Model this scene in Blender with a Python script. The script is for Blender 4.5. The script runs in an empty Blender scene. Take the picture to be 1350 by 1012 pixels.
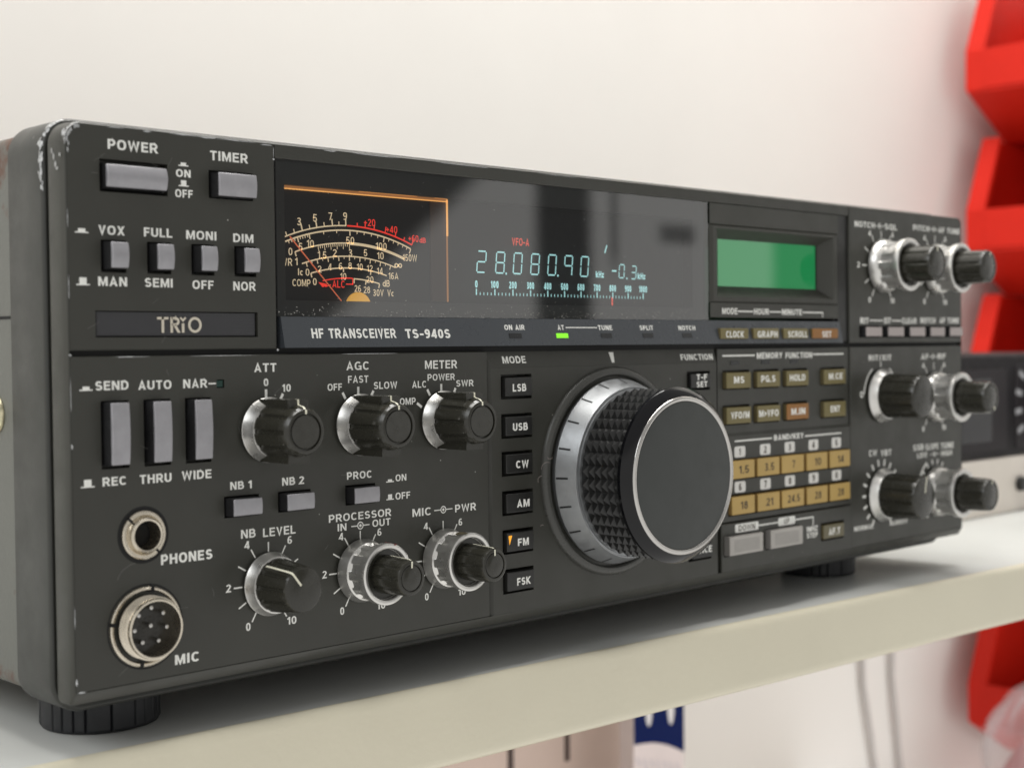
import bpy, bmesh, math, random
from mathutils import Vector, Matrix

random.seed(7)
S = bpy.context.scene
COL = S.collection
MM = 0.001
PI = math.pi
sin, cos, rad = math.sin, math.cos, math.radians

# ---------------------------------------------------------------- camera
cam = bpy.data.cameras.new('camera')
cam_ob = bpy.data.objects.new('camera', cam)
COL.objects.link(cam_ob)
cam_ob.matrix_world = Matrix((
    (0.7150092940835899, 0.024897910319953247, -0.6986714560047419, -0.1567905101),
    (-0.6990213905623311, 0.00911168146445245, -0.7150427069743424, -0.3024359892),
    (-0.011436997437763372, 0.999648473875987, 0.02391910882576261, 0.0794095353),
    (0, 0, 0, 1)))
cam.sensor_width = 36
cam.lens = 1914.7235 / 1350 * 36
cam.clip_start = 0.01
cam.clip_end = 50
cam.dof.use_dof = True
cam.dof.focus_distance = 0.398
cam.dof.aperture_fstop = cam.lens / 3.0
S.camera = cam_ob

# ---------------------------------------------------------------- light
S.view_settings.view_transform = 'Standard'
S.view_settings.look = 'None'
S.view_settings.exposure = 0.0
S.view_settings.gamma = 1.0

W = bpy.data.worlds.new('World')
S.world = W
W.use_nodes = True


def build_world():
    nt = W.node_tree
    nt.nodes.clear()
    N = nt.nodes.new
    L = nt.links.new

    def val(x):
        return x

    def m(op, a, b=None, c=None):
        n = N('ShaderNodeMath')
        n.operation = op
        for i, s in enumerate((a, b, c)):
            if s is None:
                continue
            if isinstance(s, (int, float)):
                n.inputs[i].default_value = s
            else:
                L(s, n.inputs[i])
        return n.outputs[0]

    def step(x, e0, e1):
        n = N('ShaderNodeMapRange')
        n.interpolation_type = 'SMOOTHSTEP'
        n.clamp = True
        L(x, n.inputs['Value'])
        n.inputs['From Min'].default_value = e0
        n.inputs['From Max'].default_value = e1
        return n.outputs['Result']

    tc = N('ShaderNodeTexCoord')
    sp = N('ShaderNodeSeparateXYZ')
    L(tc.outputs['Generated'], sp.inputs[0])
    x, y, z = sp.outputs
    front = m('MAXIMUM', m('MULTIPLY', y, -1.0), 0.02)
    u = m('DIVIDE', x, front)
    v = m('DIVIDE', z, front)
    isfront = step(m('MULTIPLY', y, -1.0), 0.03, 0.1)
    # the room around the bench: pale walls, dimmer ceiling, slightly brighter floor
    up = step(z, 0.20, 0.50)
    dn = step(m('MULTIPLY', z, -1.0), 0.10, 0.45)
    lev = m('ADD', m('MULTIPLY', up, WORLD_UP), WORLD_WALL)
    lev = m('ADD', lev, m('MULTIPLY', dn, WORLD_FLOOR))
    # bright patch added to the world to lift the display window's reflection
    # dark bands put into the world to shape the glass reflections
    def box(u0, u1, v0, v1, su, sv):
        a = m('MULTIPLY', step(u, u0 - su, u0 + su), m('SUBTRACT', 1.0, step(u, u1 - su, u1 + su)))
        b = m('MULTIPLY', step(v, v0 - sv, v0 + sv), m('SUBTRACT', 1.0, step(v, v1 - sv, v1 + sv)))
        return m('MULTIPLY', a, b)
    lit = m('MULTIPLY', box(0.55, 1.60, -0.10, 0.24, 0.05, 0.05), isfront)
    lev = m('ADD', lev, m('MULTIPLY', lit, WORLD_LIT_PATCH))
    d = box(1.012, 1.092, -0.4, 0.6, 0.013, 0.02)
    d2 = box(1.12, 1.134, 0.085, 0.6, 0.006, 0.02)
    d2 = m('MULTIPLY', d2, 0.6)
    d3 = box(1.20, 1.26, 0.112, 0.132, 0.012, 0.006)
    d3 = m('MULTIPLY', d3, 0.75)
    d4 = box(1.405, 1.75, -0.2, 0.16, 0.015, 0.02)
    d4 = m('MULTIPLY', d4, 0.9)
    # the person taking the picture, dark against the room
    edge = m('SUBTRACT', m('ADD', 0.735, m('MULTIPLY', v, 1.30)), u)
    d5 = m('MULTIPLY', step(edge, -0.012, 0.03), step(u, 0.30, 0.40))
    d5 = m('MULTIPLY', d5, m('SUBTRACT', 1.0, step(v, 0.30, 0.40)))
    d5 = m('MULTIPLY', d5, step(v, -0.30, -0.2))
    dark = d
    for k in (d2, d3, d4, d5):
        dark = m('MAXIMUM', dark, k)
    dark = m('MULTIPLY', dark, isfront)
    lev = m('MULTIPLY', lev, m('SUBTRACT', 1.0, m('MULTIPLY', dark, 0.86)))
    # far half of the room (behind the wall) a little dimmer
    bg = N('ShaderNodeBackground')
    bg.inputs['Color'].default_value = (1.0, 0.985, 0.95, 1)
    L(lev, bg.inputs['Strength'])
    out = N('ShaderNodeOutputWorld')
    L(bg.outputs[0], out.inputs['Surface'])


WORLD_WALL = 0.80
WORLD_UP = -0.38
WORLD_FLOOR = 0.12
WORLD_LIT_PATCH = 0.35
build_world()


def area_light(name, loc, rot, sx, sy, power, color):
    l = bpy.data.lights.new(name, 'AREA')
    l.shape = 'RECTANGLE'
    l.size, l.size_y = sx, sy
    l.energy = power
    l.color = color
    o = bpy.data.objects.new(name, l)
    o.location = loc
    o.rotation_euler = rot
    COL.objects.link(o)
    return o


area_light('ceiling_lamp', (0.38, 0.055, 1.30), (0, 0, rad(4)), 1.2, 0.34, 18.5, (1.0, 0.98, 0.94))
area_light('window_daylight', (-1.05, -0.10, 0.95), (rad(45), 0, rad(-80)), 0.8, 0.7, 6.5, (0.96, 0.985, 1.0))

area_light('under_shelf_fill', (0.78, -0.05, -0.25), (rad(84), 0, 0), 1.5, 0.08, 1.65, (1.0, 0.965, 0.94))  # added fill light that brightens the wall below the shelf

# ---------------------------------------------------------------- materials
MATS = {}


def mat(name, color, rough=0.5, metal=0.0, bump=0.0, bump_scale=400.0, var=0.0, var_scale=60.0,
        emit=None, emit_s=0.0, spec=0.5, dust=0.0, coat=0.0, aniso=0.0):
    if name in MATS:
        return MATS[name]
    m = bpy.data.materials.new(name)
    m.use_nodes = True
    nt = m.node_tree
    p = nt.nodes['Principled BSDF']
    p.inputs['Base Color'].default_value = (*color, 1)
    p.inputs['Roughness'].default_value = rough
    p.inputs['Metallic'].default_value = metal
    p.inputs['Specular IOR Level'].default_value = spec
    if coat:
        p.inputs['Coat Weight'].default_value = coat
        p.inputs['Coat Roughness'].default_value = 0.1
    if aniso:
        p.inputs['Anisotropic'].default_value = aniso
    if emit:
        p.inputs['Emission Color'].default_value = (*emit, 1)
        p.inputs['Emission Strength'].default_value = emit_s
    tc = nt.nodes.new('ShaderNodeTexCoord')
    ob = tc.outputs['Object']

    def noise(scale, detail=4.0, rgh=0.6):
        n = nt.nodes.new('ShaderNodeTexNoise')
        n.inputs['Scale'].default_value = scale
        n.inputs['Detail'].default_value = detail
        n.inputs['Roughness'].default_value = rgh
        nt.links.new(ob, n.inputs['Vector'])
        return n.outputs['Fac']
    if var or dust:
        src = None
        if var:
            r = nt.nodes.new('ShaderNodeMapRange')
            nt.links.new(noise(var_scale), r.inputs['Value'])
            r.inputs['From Min'].default_value = 0.3
            r.inputs['From Max'].default_value = 0.7
            r.inputs['To Min'].default_value = 1 - var
            r.inputs['To Max'].default_value = 1 + var
            mx = nt.nodes.new('ShaderNodeMix')
            mx.data_type = 'RGBA'
            mx.blend_type = 'MULTIPLY'
            mx.inputs['Factor'].default_value = 1
            mx.inputs['A'].default_value = (*color, 1)
            nt.links.new(r.outputs[0], mx.inputs['B'])
            src = mx.outputs['Result']
            r2 = nt.nodes.new('ShaderNodeMapRange')
            nt.links.new(noise(var_scale * 3.1), r2.inputs['Value'])
            r2.inputs['From Min'].default_value = 0.3
            r2.inputs['From Max'].default_value = 0.7
            r2.inputs['To Min'].default_value = max(0.02, rough - 0.08)
            r2.inputs['To Max'].default_value = rough + 0.08
            nt.links.new(r2.outputs[0], p.inputs['Roughness'])
        if dust:
            # specks of dust and lint that lie on the surface
            vo = nt.nodes.new('ShaderNodeTexVoronoi')
            vo.inputs['Scale'].default_value = 380
            vo.inputs['Randomness'].default_value = 1
            nt.links.new(ob, vo.inputs['Vector'])
            rr = nt.nodes.new('ShaderNodeMapRange')
            rr.interpolation_type = 'SMOOTHSTEP'
            nt.links.new(vo.outputs['Distance'], rr.inputs['Value'])
            rr.inputs['From Min'].default_value = 0.03
            rr.inputs['From Max'].default_value = 0.10
            rr.inputs['To Min'].default_value = 1
            rr.inputs['To Max'].default_value = 0
            se = nt.nodes.new('ShaderNodeSeparateColor')
            nt.links.new(vo.outputs['Color'], se.inputs[0])
            th = nt.nodes.new('ShaderNodeMath')
            th.operation = 'LESS_THAN'
            nt.links.new(se.outputs[0], th.inputs[0])
            th.inputs[1].default_value = dust
            mu = nt.nodes.new('ShaderNodeMath')
            mu.operation = 'MULTIPLY'
            nt.links.new(rr.outputs[0], mu.inputs[0])
            nt.links.new(th.outputs[0], mu.inputs[1])
            mu2 = nt.nodes.new('ShaderNodeMath')
            mu2.operation = 'MULTIPLY'
            nt.links.new(mu.outputs[0], mu2.inputs[0])
            nt.links.new(se.outputs[1], mu2.inputs[1])
            m2 = nt.nodes.new('ShaderNodeMix')
            m2.data_type = 'RGBA'
            nt.links.new(mu2.outputs[0], m2.inputs['Factor'])
            if src is None:
                m2.inputs['A'].default_value = (*color, 1)
            else:
                nt.links.new(src, m2.inputs['A'])
            m2.inputs['B'].default_value = (0.42, 0.42, 0.39, 1)
            src = m2.outputs['Result']
        nt.links.new(src, p.inputs['Base Color'])
    if bump:
        b = nt.nodes.new('ShaderNodeBump')
        b.inputs['Strength'].default_value = bump
        b.inputs['Distance'].default_value = 0.0003
        nt.links.new(noise(bump_scale, 3.0), b.inputs['Height'])
        nt.links.new(b.outputs[0], p.inputs['Normal'])
    MATS[name] = m
    return m


PAINT = mat('panel_paint', (0.034, 0.034, 0.0275), 0.42, bump=0.22, bump_scale=2600, var=0.08, var_scale=35, dust=0.10)
PAINT_R = mat('rim_paint', (0.030, 0.031, 0.027), 0.42, bump=0.2, bump_scale=2200, var=0.10, var_scale=25, dust=0.12)
BLACK = mat('black_plastic', (0.012, 0.012, 0.011), 0.38, bump=0.1, bump_scale=1500, var=0.15, dust=0.06)
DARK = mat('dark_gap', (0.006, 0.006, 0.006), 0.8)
KNOB = mat('knob_plastic', (0.027, 0.026, 0.020), 0.24, bump=0.05, bump_scale=2500, var=0.06, var_scale=120, dust=0.03)
CAPGREY = mat('key_cap_grey', (0.33, 0.325, 0.345), 0.36, metal=0.3, bump=0.12, bump_scale=3000, var=0.08, var_scale=250)
CAPSIDE = mat('key_cap_side', (0.016, 0.016, 0.017), 0.5, var=0.3, var_scale=500)
WHITE = mat('white_ink', (0.84, 0.84, 0.80), 0.55, var=0.05, var_scale=300)
GOLDINK = mat('cream_ink', (0.85, 0.70, 0.46), 0.6, emit=(1.0, 0.78, 0.50), emit_s=0.50)
REDINK = mat('red_ink', (0.8, 0.04, 0.03), 0.6, emit=(1.0, 0.05, 0.03), emit_s=0.75)
ALU = mat('brushed_aluminium', (0.68, 0.67, 0.645), 0.31, metal=0.9, bump=0.03, bump_scale=3000, var=0.02, var_scale=80)
CHROME = mat('chrome', (0.54, 0.525, 0.505), 0.18, metal=1.0)
NICKEL = mat('worn_nickel', (0.66, 0.60, 0.50), 0.27, metal=1.0, bump=0.08, bump_scale=1500, var=0.12, var_scale=250)
DIAL = mat('dial_silver', (0.36, 0.37, 0.38), 0.40, metal=0.85, bump=0.12, bump_scale=2500, var=0.10, var_scale=120)
RUBBER = mat('knurled_rubber', (0.012, 0.012, 0.012), 0.36, bump=0.1, bump_scale=2000, var=0.2)
GLOSSB = mat('gloss_black', (0.004, 0.004, 0.005), 0.10, spec=0.35)
DISC = mat('disc_plate', (0.033, 0.037, 0.035), 0.40, bump=0.06, bump_scale=3000, var=0.05, dust=0.05)
STRIP = mat('strip_plastic', (0.050, 0.056, 0.064), 0.30, bump=0.05, bump_scale=2000, var=0.05, dust=0.08)
OLIVE = mat('olive_key', (0.165, 0.135, 0.048), 0.42, bump=0.08, bump_scale=1500, var=0.06)
ORANGE = mat('orange_key', (0.27, 0.115, 0.020), 0.42, bump=0.08, bump_scale=1500, var=0.06)
TAN = mat('tan_key', (0.47, 0.315, 0.095), 0.45, bump=0.08, bump_scale=1500, var=0.06)
LGREY = mat('light_grey_key', (0.42, 0.40, 0.375), 0.5, bump=0.08, var=0.06)
PINKGREY = mat('pale_key', (0.42, 0.37, 0.36), 0.5, bump=0.05)
INKDARK = mat('dark_ink', (0.05, 0.035, 0.02), 0.6)
TRIOMET = mat('badge_metal', (0.72, 0.66, 0.55), 0.38, metal=0.35)
CYAN = mat('display_cyan', (0.1, 0.3, 0.3), 0.6, emit=(0.52, 0.93, 0.93), emit_s=0.80)
DRED = mat('display_red', (0.3, 0.02, 0.02), 0.6, emit=(1.0, 0.10, 0.05), emit_s=0.8)
LEDG = mat('led_green', (0.1, 0.5, 0.02), 0.4, emit=(0.30, 0.95, 0.02), emit_s=0.75)
LEDOFF = mat('led_off', (0.012, 0.013, 0.014), 0.25)
LEDTEAL = mat('led_off_teal', (0.01, 0.045, 0.035), 0.2)
LCD = mat('lcd_green', (0.02, 0.20, 0.07), 0.5, emit=(0.015, 0.42, 0.13), emit_s=0.42)
DBACK = mat('display_back', (0.008, 0.008, 0.009), 0.6, var=0.3, dust=0.06)
DMASK = mat('display_mask', (0.06, 0.062, 0.060), 0.5, dust=0.15)
METERB = mat('meter_back', (0.006, 0.006, 0.007), 0.55, dust=0.05)
AMBER = mat('amber_light', (0.5, 0.22, 0.05), 0.35, emit=(1.0, 0.46, 0.13), emit_s=0.95)
AMBERDIM = mat('amber_edge', (0.22, 0.10, 0.05), 0.3, emit=(0.9, 0.38, 0.12), emit_s=0.30)
HUB = mat('meter_hub', (0.6, 0.32, 0.04), 0.5, emit=(1.0, 0.50, 0.06), emit_s=0.55)
NEEDLE = mat('needle_orange', (0.7, 0.16, 0.06), 0.5, emit=(1.0, 0.25, 0.12), emit_s=0.45)
FOOTM = mat('foot_rubber', (0.011, 0.012, 0.015), 0.5, bump=0.1, var=0.2)


def chip_material():
    """bare metal where the paint has chipped off"""
    return mat('bare_metal', (0.55, 0.56, 0.57), 0.35, metal=0.7, bump=0.6, bump_scale=1500, var=0.35, var_scale=700)


def case_material():
    m = mat('case_steel', (0.26, 0.25, 0.22), 0.5, bump=0.35, bump_scale=900)
    nt = m.node_tree
    p = nt.nodes['Principled BSDF']
    tc = nt.nodes.new('ShaderNodeTexCoord')
    n = nt.nodes.new('ShaderNodeTexNoise')
    n.inputs['Scale'].default_value = 75
    n.inputs['Detail'].default_value = 8
    n.inputs['Roughness'].default_value = 0.7
    nt.links.new(tc.outputs['Object'], n.inputs['Vector'])
    # rust creeps down from the top edge and up from the bottom edge
    sp = nt.nodes.new('ShaderNodeSeparateXYZ')
    nt.links.new(tc.outputs['Object'], sp.inputs[0])
    top = nt.nodes.new('ShaderNodeMapRange')
    nt.links.new(sp.outputs[2], top.inputs['Value'])
    top.inputs['From Min'].default_value = 0.100
    top.inputs['From Max'].default_value = 0.128
    top.inputs['To Max'].default_value = 0.17
    bot = nt.nodes.new('ShaderNodeMapRange')
    nt.links.new(sp.outputs[2], bot.inputs['Value'])
    bot.inputs['From Min'].default_value = 0.016
    bot.inputs['From Max'].default_value = 0.000
    bot.inputs['To Max'].default_value = 0.12
    a = nt.nodes.new('ShaderNodeMath')
    a.operation = 'MAXIMUM'
    nt.links.new(top.outputs[0], a.inputs[0])
    nt.links.new(bot.outputs[0], a.inputs[1])
    b = nt.nodes.new('ShaderNodeMath')
    b.operation = 'ADD'
    nt.links.new(a.outputs[0], b.inputs[0])
    nt.links.new(n.outputs['Fac'], b.inputs[1])
    r = nt.nodes.new('ShaderNodeValToRGB')
    r.color_ramp.elements[0].position = 0.60
    r.color_ramp.elements[0].color = (0.135, 0.137, 0.122, 1)
    r.color_ramp.elements[1].position = 0.70
    r.color_ramp.elements[1].color = (0.105, 0.050, 0.030, 1)
    nt.links.new(b.outputs[0], r.inputs[0])
    nt.links.new(r.outputs[0], p.inputs['Base Color'])
    return m


CASE = case_material()


def glass_material(name, ior=2.0, tint=(0.9, 0.92, 0.92)):
    m = bpy.data.materials.new(name)
    m.use_nodes = True
    nt = m.node_tree
    nt.nodes.clear()
    o = nt.nodes.new('ShaderNodeOutputMaterial')
    mx = nt.nodes.new('ShaderNodeMixShader')
    fr = nt.nodes.new('ShaderNodeFresnel')
    fr.inputs['IOR'].default_value = ior
    tr = nt.nodes.new('ShaderNodeBsdfTransparent')
    tr.inputs[0].default_value = (*tint, 1)
    gl = nt.nodes.new('ShaderNodeBsdfGlossy')
    gl.inputs['Roughness'].default_value = 0.015
    nt.links.new(fr.outputs[0], mx.inputs[0])
    nt.links.new(tr.outputs[0], mx.inputs[1])
    nt.links.new(gl.outputs[0], mx.inputs[2])
    nt.links.new(mx.outputs[0], o.inputs[0])
    return m


GLASS = glass_material('window_glass')

# ---------------------------------------------------------------- mesh helpers (millimetres in, metres out)


class MB:
    def __init__(self):
        self.v = []
        self.f = []

    def add(self, pts):
        i = len(self.v)
        self.v += [tuple(p) for p in pts]
        return list(range(i, i + len(pts)))

    def poly(self, pts):
        self.f.append(self.add(pts))

    def box(self, x0, x1, y0, y1, z0, z1):
        i = self.add([(x0, y0, z0), (x1, y0, z0), (x1, y1, z0), (x0, y1, z0),
                      (x0, y0, z1), (x1, y0, z1), (x1, y1, z1), (x0, y1, z1)])
        for q in ((0, 3, 2, 1), (4, 5, 6, 7), (0, 1, 5, 4), (1, 2, 6, 5), (2, 3, 7, 6), (3, 0, 4, 7)):
            self.f.append([i[k] for k in q])

    def frustum(self, a, ya, b, yb):
        """rect a=(x0,x1,z0,z1) at front depth ya to rect b at back depth yb; front closed"""
        i = self.add([(a[0], ya, a[2]), (a[1], ya, a[2]), (a[1], ya, a[3]), (a[0], ya, a[3]),
                      (b[0], yb, b[2]), (b[1], yb, b[2]), (b[1], yb, b[3]), (b[0], yb, b[3])])
        for q in ((0, 1, 2, 3), (4, 5, 1, 0), (5, 6, 2, 1), (6, 7, 3, 2), (7, 4, 0, 3)):
            self.f.append([i[k] for k in q])

    def prism(self, pts, y0, y1):
        """closed outline in x,z pushed from y0 (front) to y1"""
        n = len(pts)
        a = self.add([(x, y0, z) for x, z in pts])
        b = self.add([(x, y1, z) for x, z in pts])
        self.f.append(a)
        self.f.append(b[::-1])
        for k in range(n):
            j = (k + 1) % n
            self.f.append([a[k], b[k], b[j], a[j]])

    def lathe(self, prof, n=64, c=(0, 0, 0), rf=None, cap0=True, cap1=True):
        """profile of (y, r); axis along y; rf(angle, y, r) gives the radius"""
        rings = []
        for y, r in prof:
            pts = []
            for k in range(n):
                a = 2 * PI * k / n
                rr = rf(a, y, r) if rf else r
                pts.append((c[0] + rr * sin(a), c[1] + y, c[2] + rr * cos(a)))
            rings.append(self.add(pts))
        for a, b in zip(rings, rings[1:]):
            for k in range(n):
                j = (k + 1) % n
                self.f.append([a[k], a[j], b[j], b[k]])
        if cap0:
            self.f.append(rings[0][::-1])
        if cap1:
            self.f.append(rings[-1])

    def vlathe(self, prof, n=64, c=(0, 0, 0), rf=None):
        """profile of (z, r); axis along z"""
        rings = []
        for z, r in prof:
            rings.append(self.add([(c[0] + (rf(2 * PI * k / n, z, r) if rf else r) * cos(2 * PI * k / n),
                                    c[1] + (rf(2 * PI * k / n, z, r) if rf else r) * sin(2 * PI * k / n), c[2] + z)
                                   for k in range(n)]))
        for a, b in zip(rings, rings[1:]):
            for k in range(n):
                j = (k + 1) % n
                self.f.append([a[k], a[j], b[j], b[k]])
        self.f.append(rings[0][::-1])
        self.f.append(rings[-1])

    def tube(self, pts, r, n=8):
        pts = [Vector(p) for p in pts]
        rings = []
        for i, p in enumerate(pts):
            t = (pts[min(i + 1, len(pts) - 1)] - pts[max(i - 1, 0)]).normalized()
            h = Vector((0, 0, 1)) if abs(t.z) < 0.9 else Vector((1, 0, 0))
            a = t.cross(h).normalized()
            b = t.cross(a)
            rings.append(self.add([p + a * r * cos(2 * PI * k / n) + b * r * sin(2 * PI * k / n) for k in range(n)]))
        for a, b in zip(rings, rings[1:]):
            for k in range(n):
                j = (k + 1) % n
                self.f.append([a[k], a[j], b[j], b[k]])
        self.f.append(rings[0][::-1])
        self.f.append(rings[-1])

    def sheet(self, poly2d, tf, y):
        self.f.append(self.add([tf(x, z, y) for x, z in poly2d]))


ORIGIN = {}


def build(name, mb, m, parent=None, loc=(0, 0, 0), bevel=0.0, seg=2, smooth=None, recalc=True):
    me = bpy.data.meshes.new(name)
    me.from_pydata([(x * MM, y * MM, z * MM) for x, y, z in mb.v], [], mb.f)
    if recalc:
        bm = bmesh.new()
        bm.from_mesh(me)
        bmesh.ops.recalc_face_normals(bm, faces=bm.faces)
        bm.to_mesh(me)
        bm.free()
    me.materials.append(m)
    o = bpy.data.objects.new(name, me)
    COL.objects.link(o)
    if smooth:
        for p in me.polygons:
            p.use_smooth = True
        me.set_sharp_from_angle(angle=rad(smooth))
    if bevel:
        b = o.modifiers.new('bevel', 'BEVEL')
        b.width = bevel * MM
        b.segments = seg
        b.limit_method = 'ANGLE'
        b.angle_limit = rad(35)
        b.harden_normals = False
    place(o, parent, loc)
    return o


def place(o, parent, loc):
    w = Vector(loc) * MM
    ORIGIN[o.name] = w
    if parent is not None:
        o.parent = parent
        w = w - ORIGIN[parent.name]
    o.location = w


def thing(name, label, cat, loc=(0, 0, 0), group=None):
    o = bpy.data.objects.new(name, None)
    o.empty_display_size = 0.02
    COL.objects.link(o)
    ORIGIN[o.name] = Vector(loc) * MM
    o.location = ORIGIN[o.name]
    tag(o, label, cat, group)
    return o


def tag(o, label, cat, group=None):
    o['label'] = label
    o['category'] = cat
    if group:
        o['group'] = group


def struct(name, mb, m, label, cat, **k):
    o = build(name, mb, m, **k)
    o['kind'] = 'structure'
    o['label'] = label
    o['category'] = cat
    return o


# ---------------------------------------------------------------- lettering: a stroked grotesque, cap height 1


def arc(cx, cz, rx, rz, a0, a1, n=12, e=2.0):
    out = []
    for i in range(n + 1):
        a = rad(a0 + (a1 - a0) * i / n)
        c, s = cos(a), sin(a)
        out.append((cx + rx * math.copysign(abs(c) ** (2 / e), c), cz + rz * math.copysign(abs(s) ** (2 / e), s)))
    return out


def glyph(ch, t):
    """-> (width, [(closed, points), ...]) stroke centre lines for weight t"""
    l = t / 2
    B, T = l, 1 - l

    def O(w, z0=0.0, z1=1.0, e=2.5):
        return (True, arc(w / 2, (z0 + z1) / 2, w / 2 - l, (z1 - z0) / 2 - l, 0, 360 - 360 / 28, 27, e))

    def S(p):
        return (False, p)
    if ch == ' ':
        return .32, []
    if ch == 'A':
        return .72, [S([(l * 1.05, 0), (.36, T + l * .4), (.72 - l * 1.05, 0)]), S([(.17, .29), (.55, .29)])]
    if ch == 'B':
        r = (T - .52) / 2
        r2 = (.52 - B) / 2
        return .66, [S([(l, 0), (l, 1)]),
                     S([(l, T), (.36, T)] + arc(.36, .52 + r, .60 - l - .36, r, 90, -90, 8) + [(l, .52)]),
                     S([(l, .52), (.38, .52)] + arc(.38, B + r2, .66 - l - .38, r2, 90, -90, 8) + [(l, B)])]
    if ch == 'C':
        return .68, [S(arc(.35, .5, .35 - l, .5 - l, 42, 318, 22, 2.3))]
    if ch == 'D':
        return .69, [S([(l, 0), (l, 1)]), S([(l, T), (.30, T)] + arc(.30, .5, .39 - l, .5 - l, 90, -90, 14, 2.3) + [(l, B)])]
    if ch == 'E':
        return .58, [S([(l, 0), (l, 1)]), S([(l, T), (.58, T)]), S([(l, .52), (.54, .52)]), S([(l, B), (.58, B)])]
    if ch == 'F':
        return .55, [S([(l, 0), (l, 1)]), S([(l, T), (.55, T)]), S([(l, .50), (.50, .50)])]
    if ch == 'G':
        return .72, [S(arc(.36, .5, .36 - l, .5 - l, 45, 318, 22, 2.3)), S([(.40, .46), (.72 - l, .46), (.72 - l, 0)])]
    if ch == 'H':
        return .68, [S([(l, 0), (l, 1)]), S([(.68 - l, 0), (.68 - l, 1)]), S([(l, .52), (.68 - l, .52)])]
    if ch == 'I':
        return t, [S([(l, 0), (l, 1)])]
    if ch == 'J':
        return .52, [S([(.52 - l, 1), (.52 - l, .3)] + arc(.26, .28, .26 - l, .28 - l, 0, -180, 10))]
    if ch == 'K':
        return .68, [S([(l, 0), (l, 1)]), S([(.60, 1), (l, .36)]), S([(.24, .52), (.62, 0)])]
    if ch == 'L':
        return .54, [S([(l, 1), (l, 0)]), S([(l, B), (.54, B)])]
    if ch == 'M':
        return .82, [S([(l, 0), (l, 1)]), S([(.82 - l, 0), (.82 - l, 1)]), S([(l * 1.3, 1), (.41, .12), (.82 - l * 1.3, 1)])]
    if ch == 'N':
        return .69, [S([(l, 0), (l, 1)]), S([(.69 - l, 0), (.69 - l, 1)]), S([(l * 1.2, 1), (.69 - l * 1.2, 0)])]
    if ch == 'O':
        return .74, [O(.74)]
    if ch == 'P':
        r = (T - .42) / 2
        return .63, [S([(l, 0), (l, 1)]), S([(l, T), (.34, T)] + arc(.34, .42 + r, .29 - l, r, 90, -90, 10) + [(l, .42)])]
    if ch == 'Q':
        return .74, [O(.74), S([(.44, .26), (.68, 0)])]
    if ch == 'R':
        r = (T - .45) / 2
        return .67, [S([(l, 0), (l, 1)]), S([(l, T), (.36, T)] + arc(.36, .45 + r, .29 - l, r, 90, -90, 10) + [(l, .45)]),
                     S([(.36, .45), (.60, 0)])]
    if ch == 'S':
        q = (1 - 2 * l) / 4
        return .62, [S(arc(.31, 1 - l - q, .29 - l, q, 22, 265, 12, 2.2) + arc(.31, l + q, .31 - l, q, 85, -158, 12, 2.2))]
    if ch == 'T':
        return .60, [S([(0, T), (.60, T)]), S([(.30, 1), (.30, 0)])]
    if ch == 'U':
        return .67, [S([(l, 1), (l, .34)] + arc(.335, .34, .335 - l, .34 - l, 180, 360, 14, 2.2) + [(.67 - l, 1)])]
    if ch == 'V':
        return .66, [S([(l * 1.05, 1), (.33, B - l * .4), (.66 - l * 1.05, 1)])]
    if ch == 'W':
        return .98, [S([(l, 1), (.265, B - l * .3), (.49, T), (.715, B - l * .3), (.98 - l, 1)])]
    if ch == 'X':
        return .68, [S([(l * 1.1, 1), (.68 - l * 1.1, 0)]), S([(.68 - l * 1.1, 1), (l * 1.1, 0)])]
    if ch == 'Y':
        return .66, [S([(l * 1.05, 1), (.33, .43), (.66 - l * 1.05, 1)]), S([(.33, .46), (.33, 0)])]
    if ch == 'Z':
        return .60, [S([(0, T), (.60 - l, T), (l, B), (.60, B)])]
    if ch == '0':
        return .56, [O(.56)]
    if ch == '1':
        return .34, [S([(.34 - l, 0), (.34 - l, 1)]), S([(0, .75), (.14, .79), (.34 - l, 1 - l * .4)])]
    if ch == '2':
        return .55, [S(arc(.275, .71, .275 - l, .29 - l, 165, -20, 12) + [(l, B), (.55, B)])]
    if ch == '3':
        return .55, [S(arc(.27, .75, .25 - l, .25 - l, 160, -90, 12) + [(.20, .5 + .0)]),
                     S([(.20, .52)] + arc(.275, .27, .275 - l, .27 - l + .0, 90, -160, 14))]
    if ch == '4':
        return .58, [S([(.42, 0), (.42, 1)]), S([(.40, 1 - l * .2), (l * .8, .26), (.58, .26)])]
    if ch == '5':
        return .55, [S([(.50, T), (.13, T), (.09, .48)] + arc(.275, .32, .275 - l, .32 - l, 130, -160, 14))]
    if ch == '6':
        return .56, [O(.56, 0, .62, 2.2), S(arc(.33, .44, .33 - l, .56 - l, 60, 190, 12, 2.2))]
    if ch == '7':
        return .54, [S([(0, T), (.54 - l, T), (.20, 0)])]
    if ch == '8':
        return .56, [O(.56, 0, .56 + l, 2.2), (True, arc(.28, .75, .25 - l, .25 - l, 0, 345, 23))]
    if ch == '9':
        return .56, [O(.56, .38, 1, 2.2), S(arc(.23, .56, .33 - l, .56 - l, -120, 10, 12, 2.2))]
    if ch == '-':
        return .40, [S([(0, .42), (.40, .42)])]
    if ch == '=':
        return 1.0, [S([(0, .45), (1.0, .45)])]
    if ch == '+':
        return .52, [S([(0, .45), (.52, .45)]), S([(.26, .19), (.26, .71)])]
    if ch == '.':
        return t, [S([(l, 0), (l, t)])]
    if ch == '/':
        return .40, [S([(l, 0), (.40 - l, 1)])]
    if ch == '>':
        return .45, [S([(0.04, .75), (.38, .45), (0.04, .15)])]
    if ch == 'o':
        return .80, [(True, arc(.40, .48, .36, .40, 0, 345, 23)), (True, arc(.40, .48, .11, .13, 0, 345, 23))]
    if ch == '8i':
        return .9, []
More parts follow.
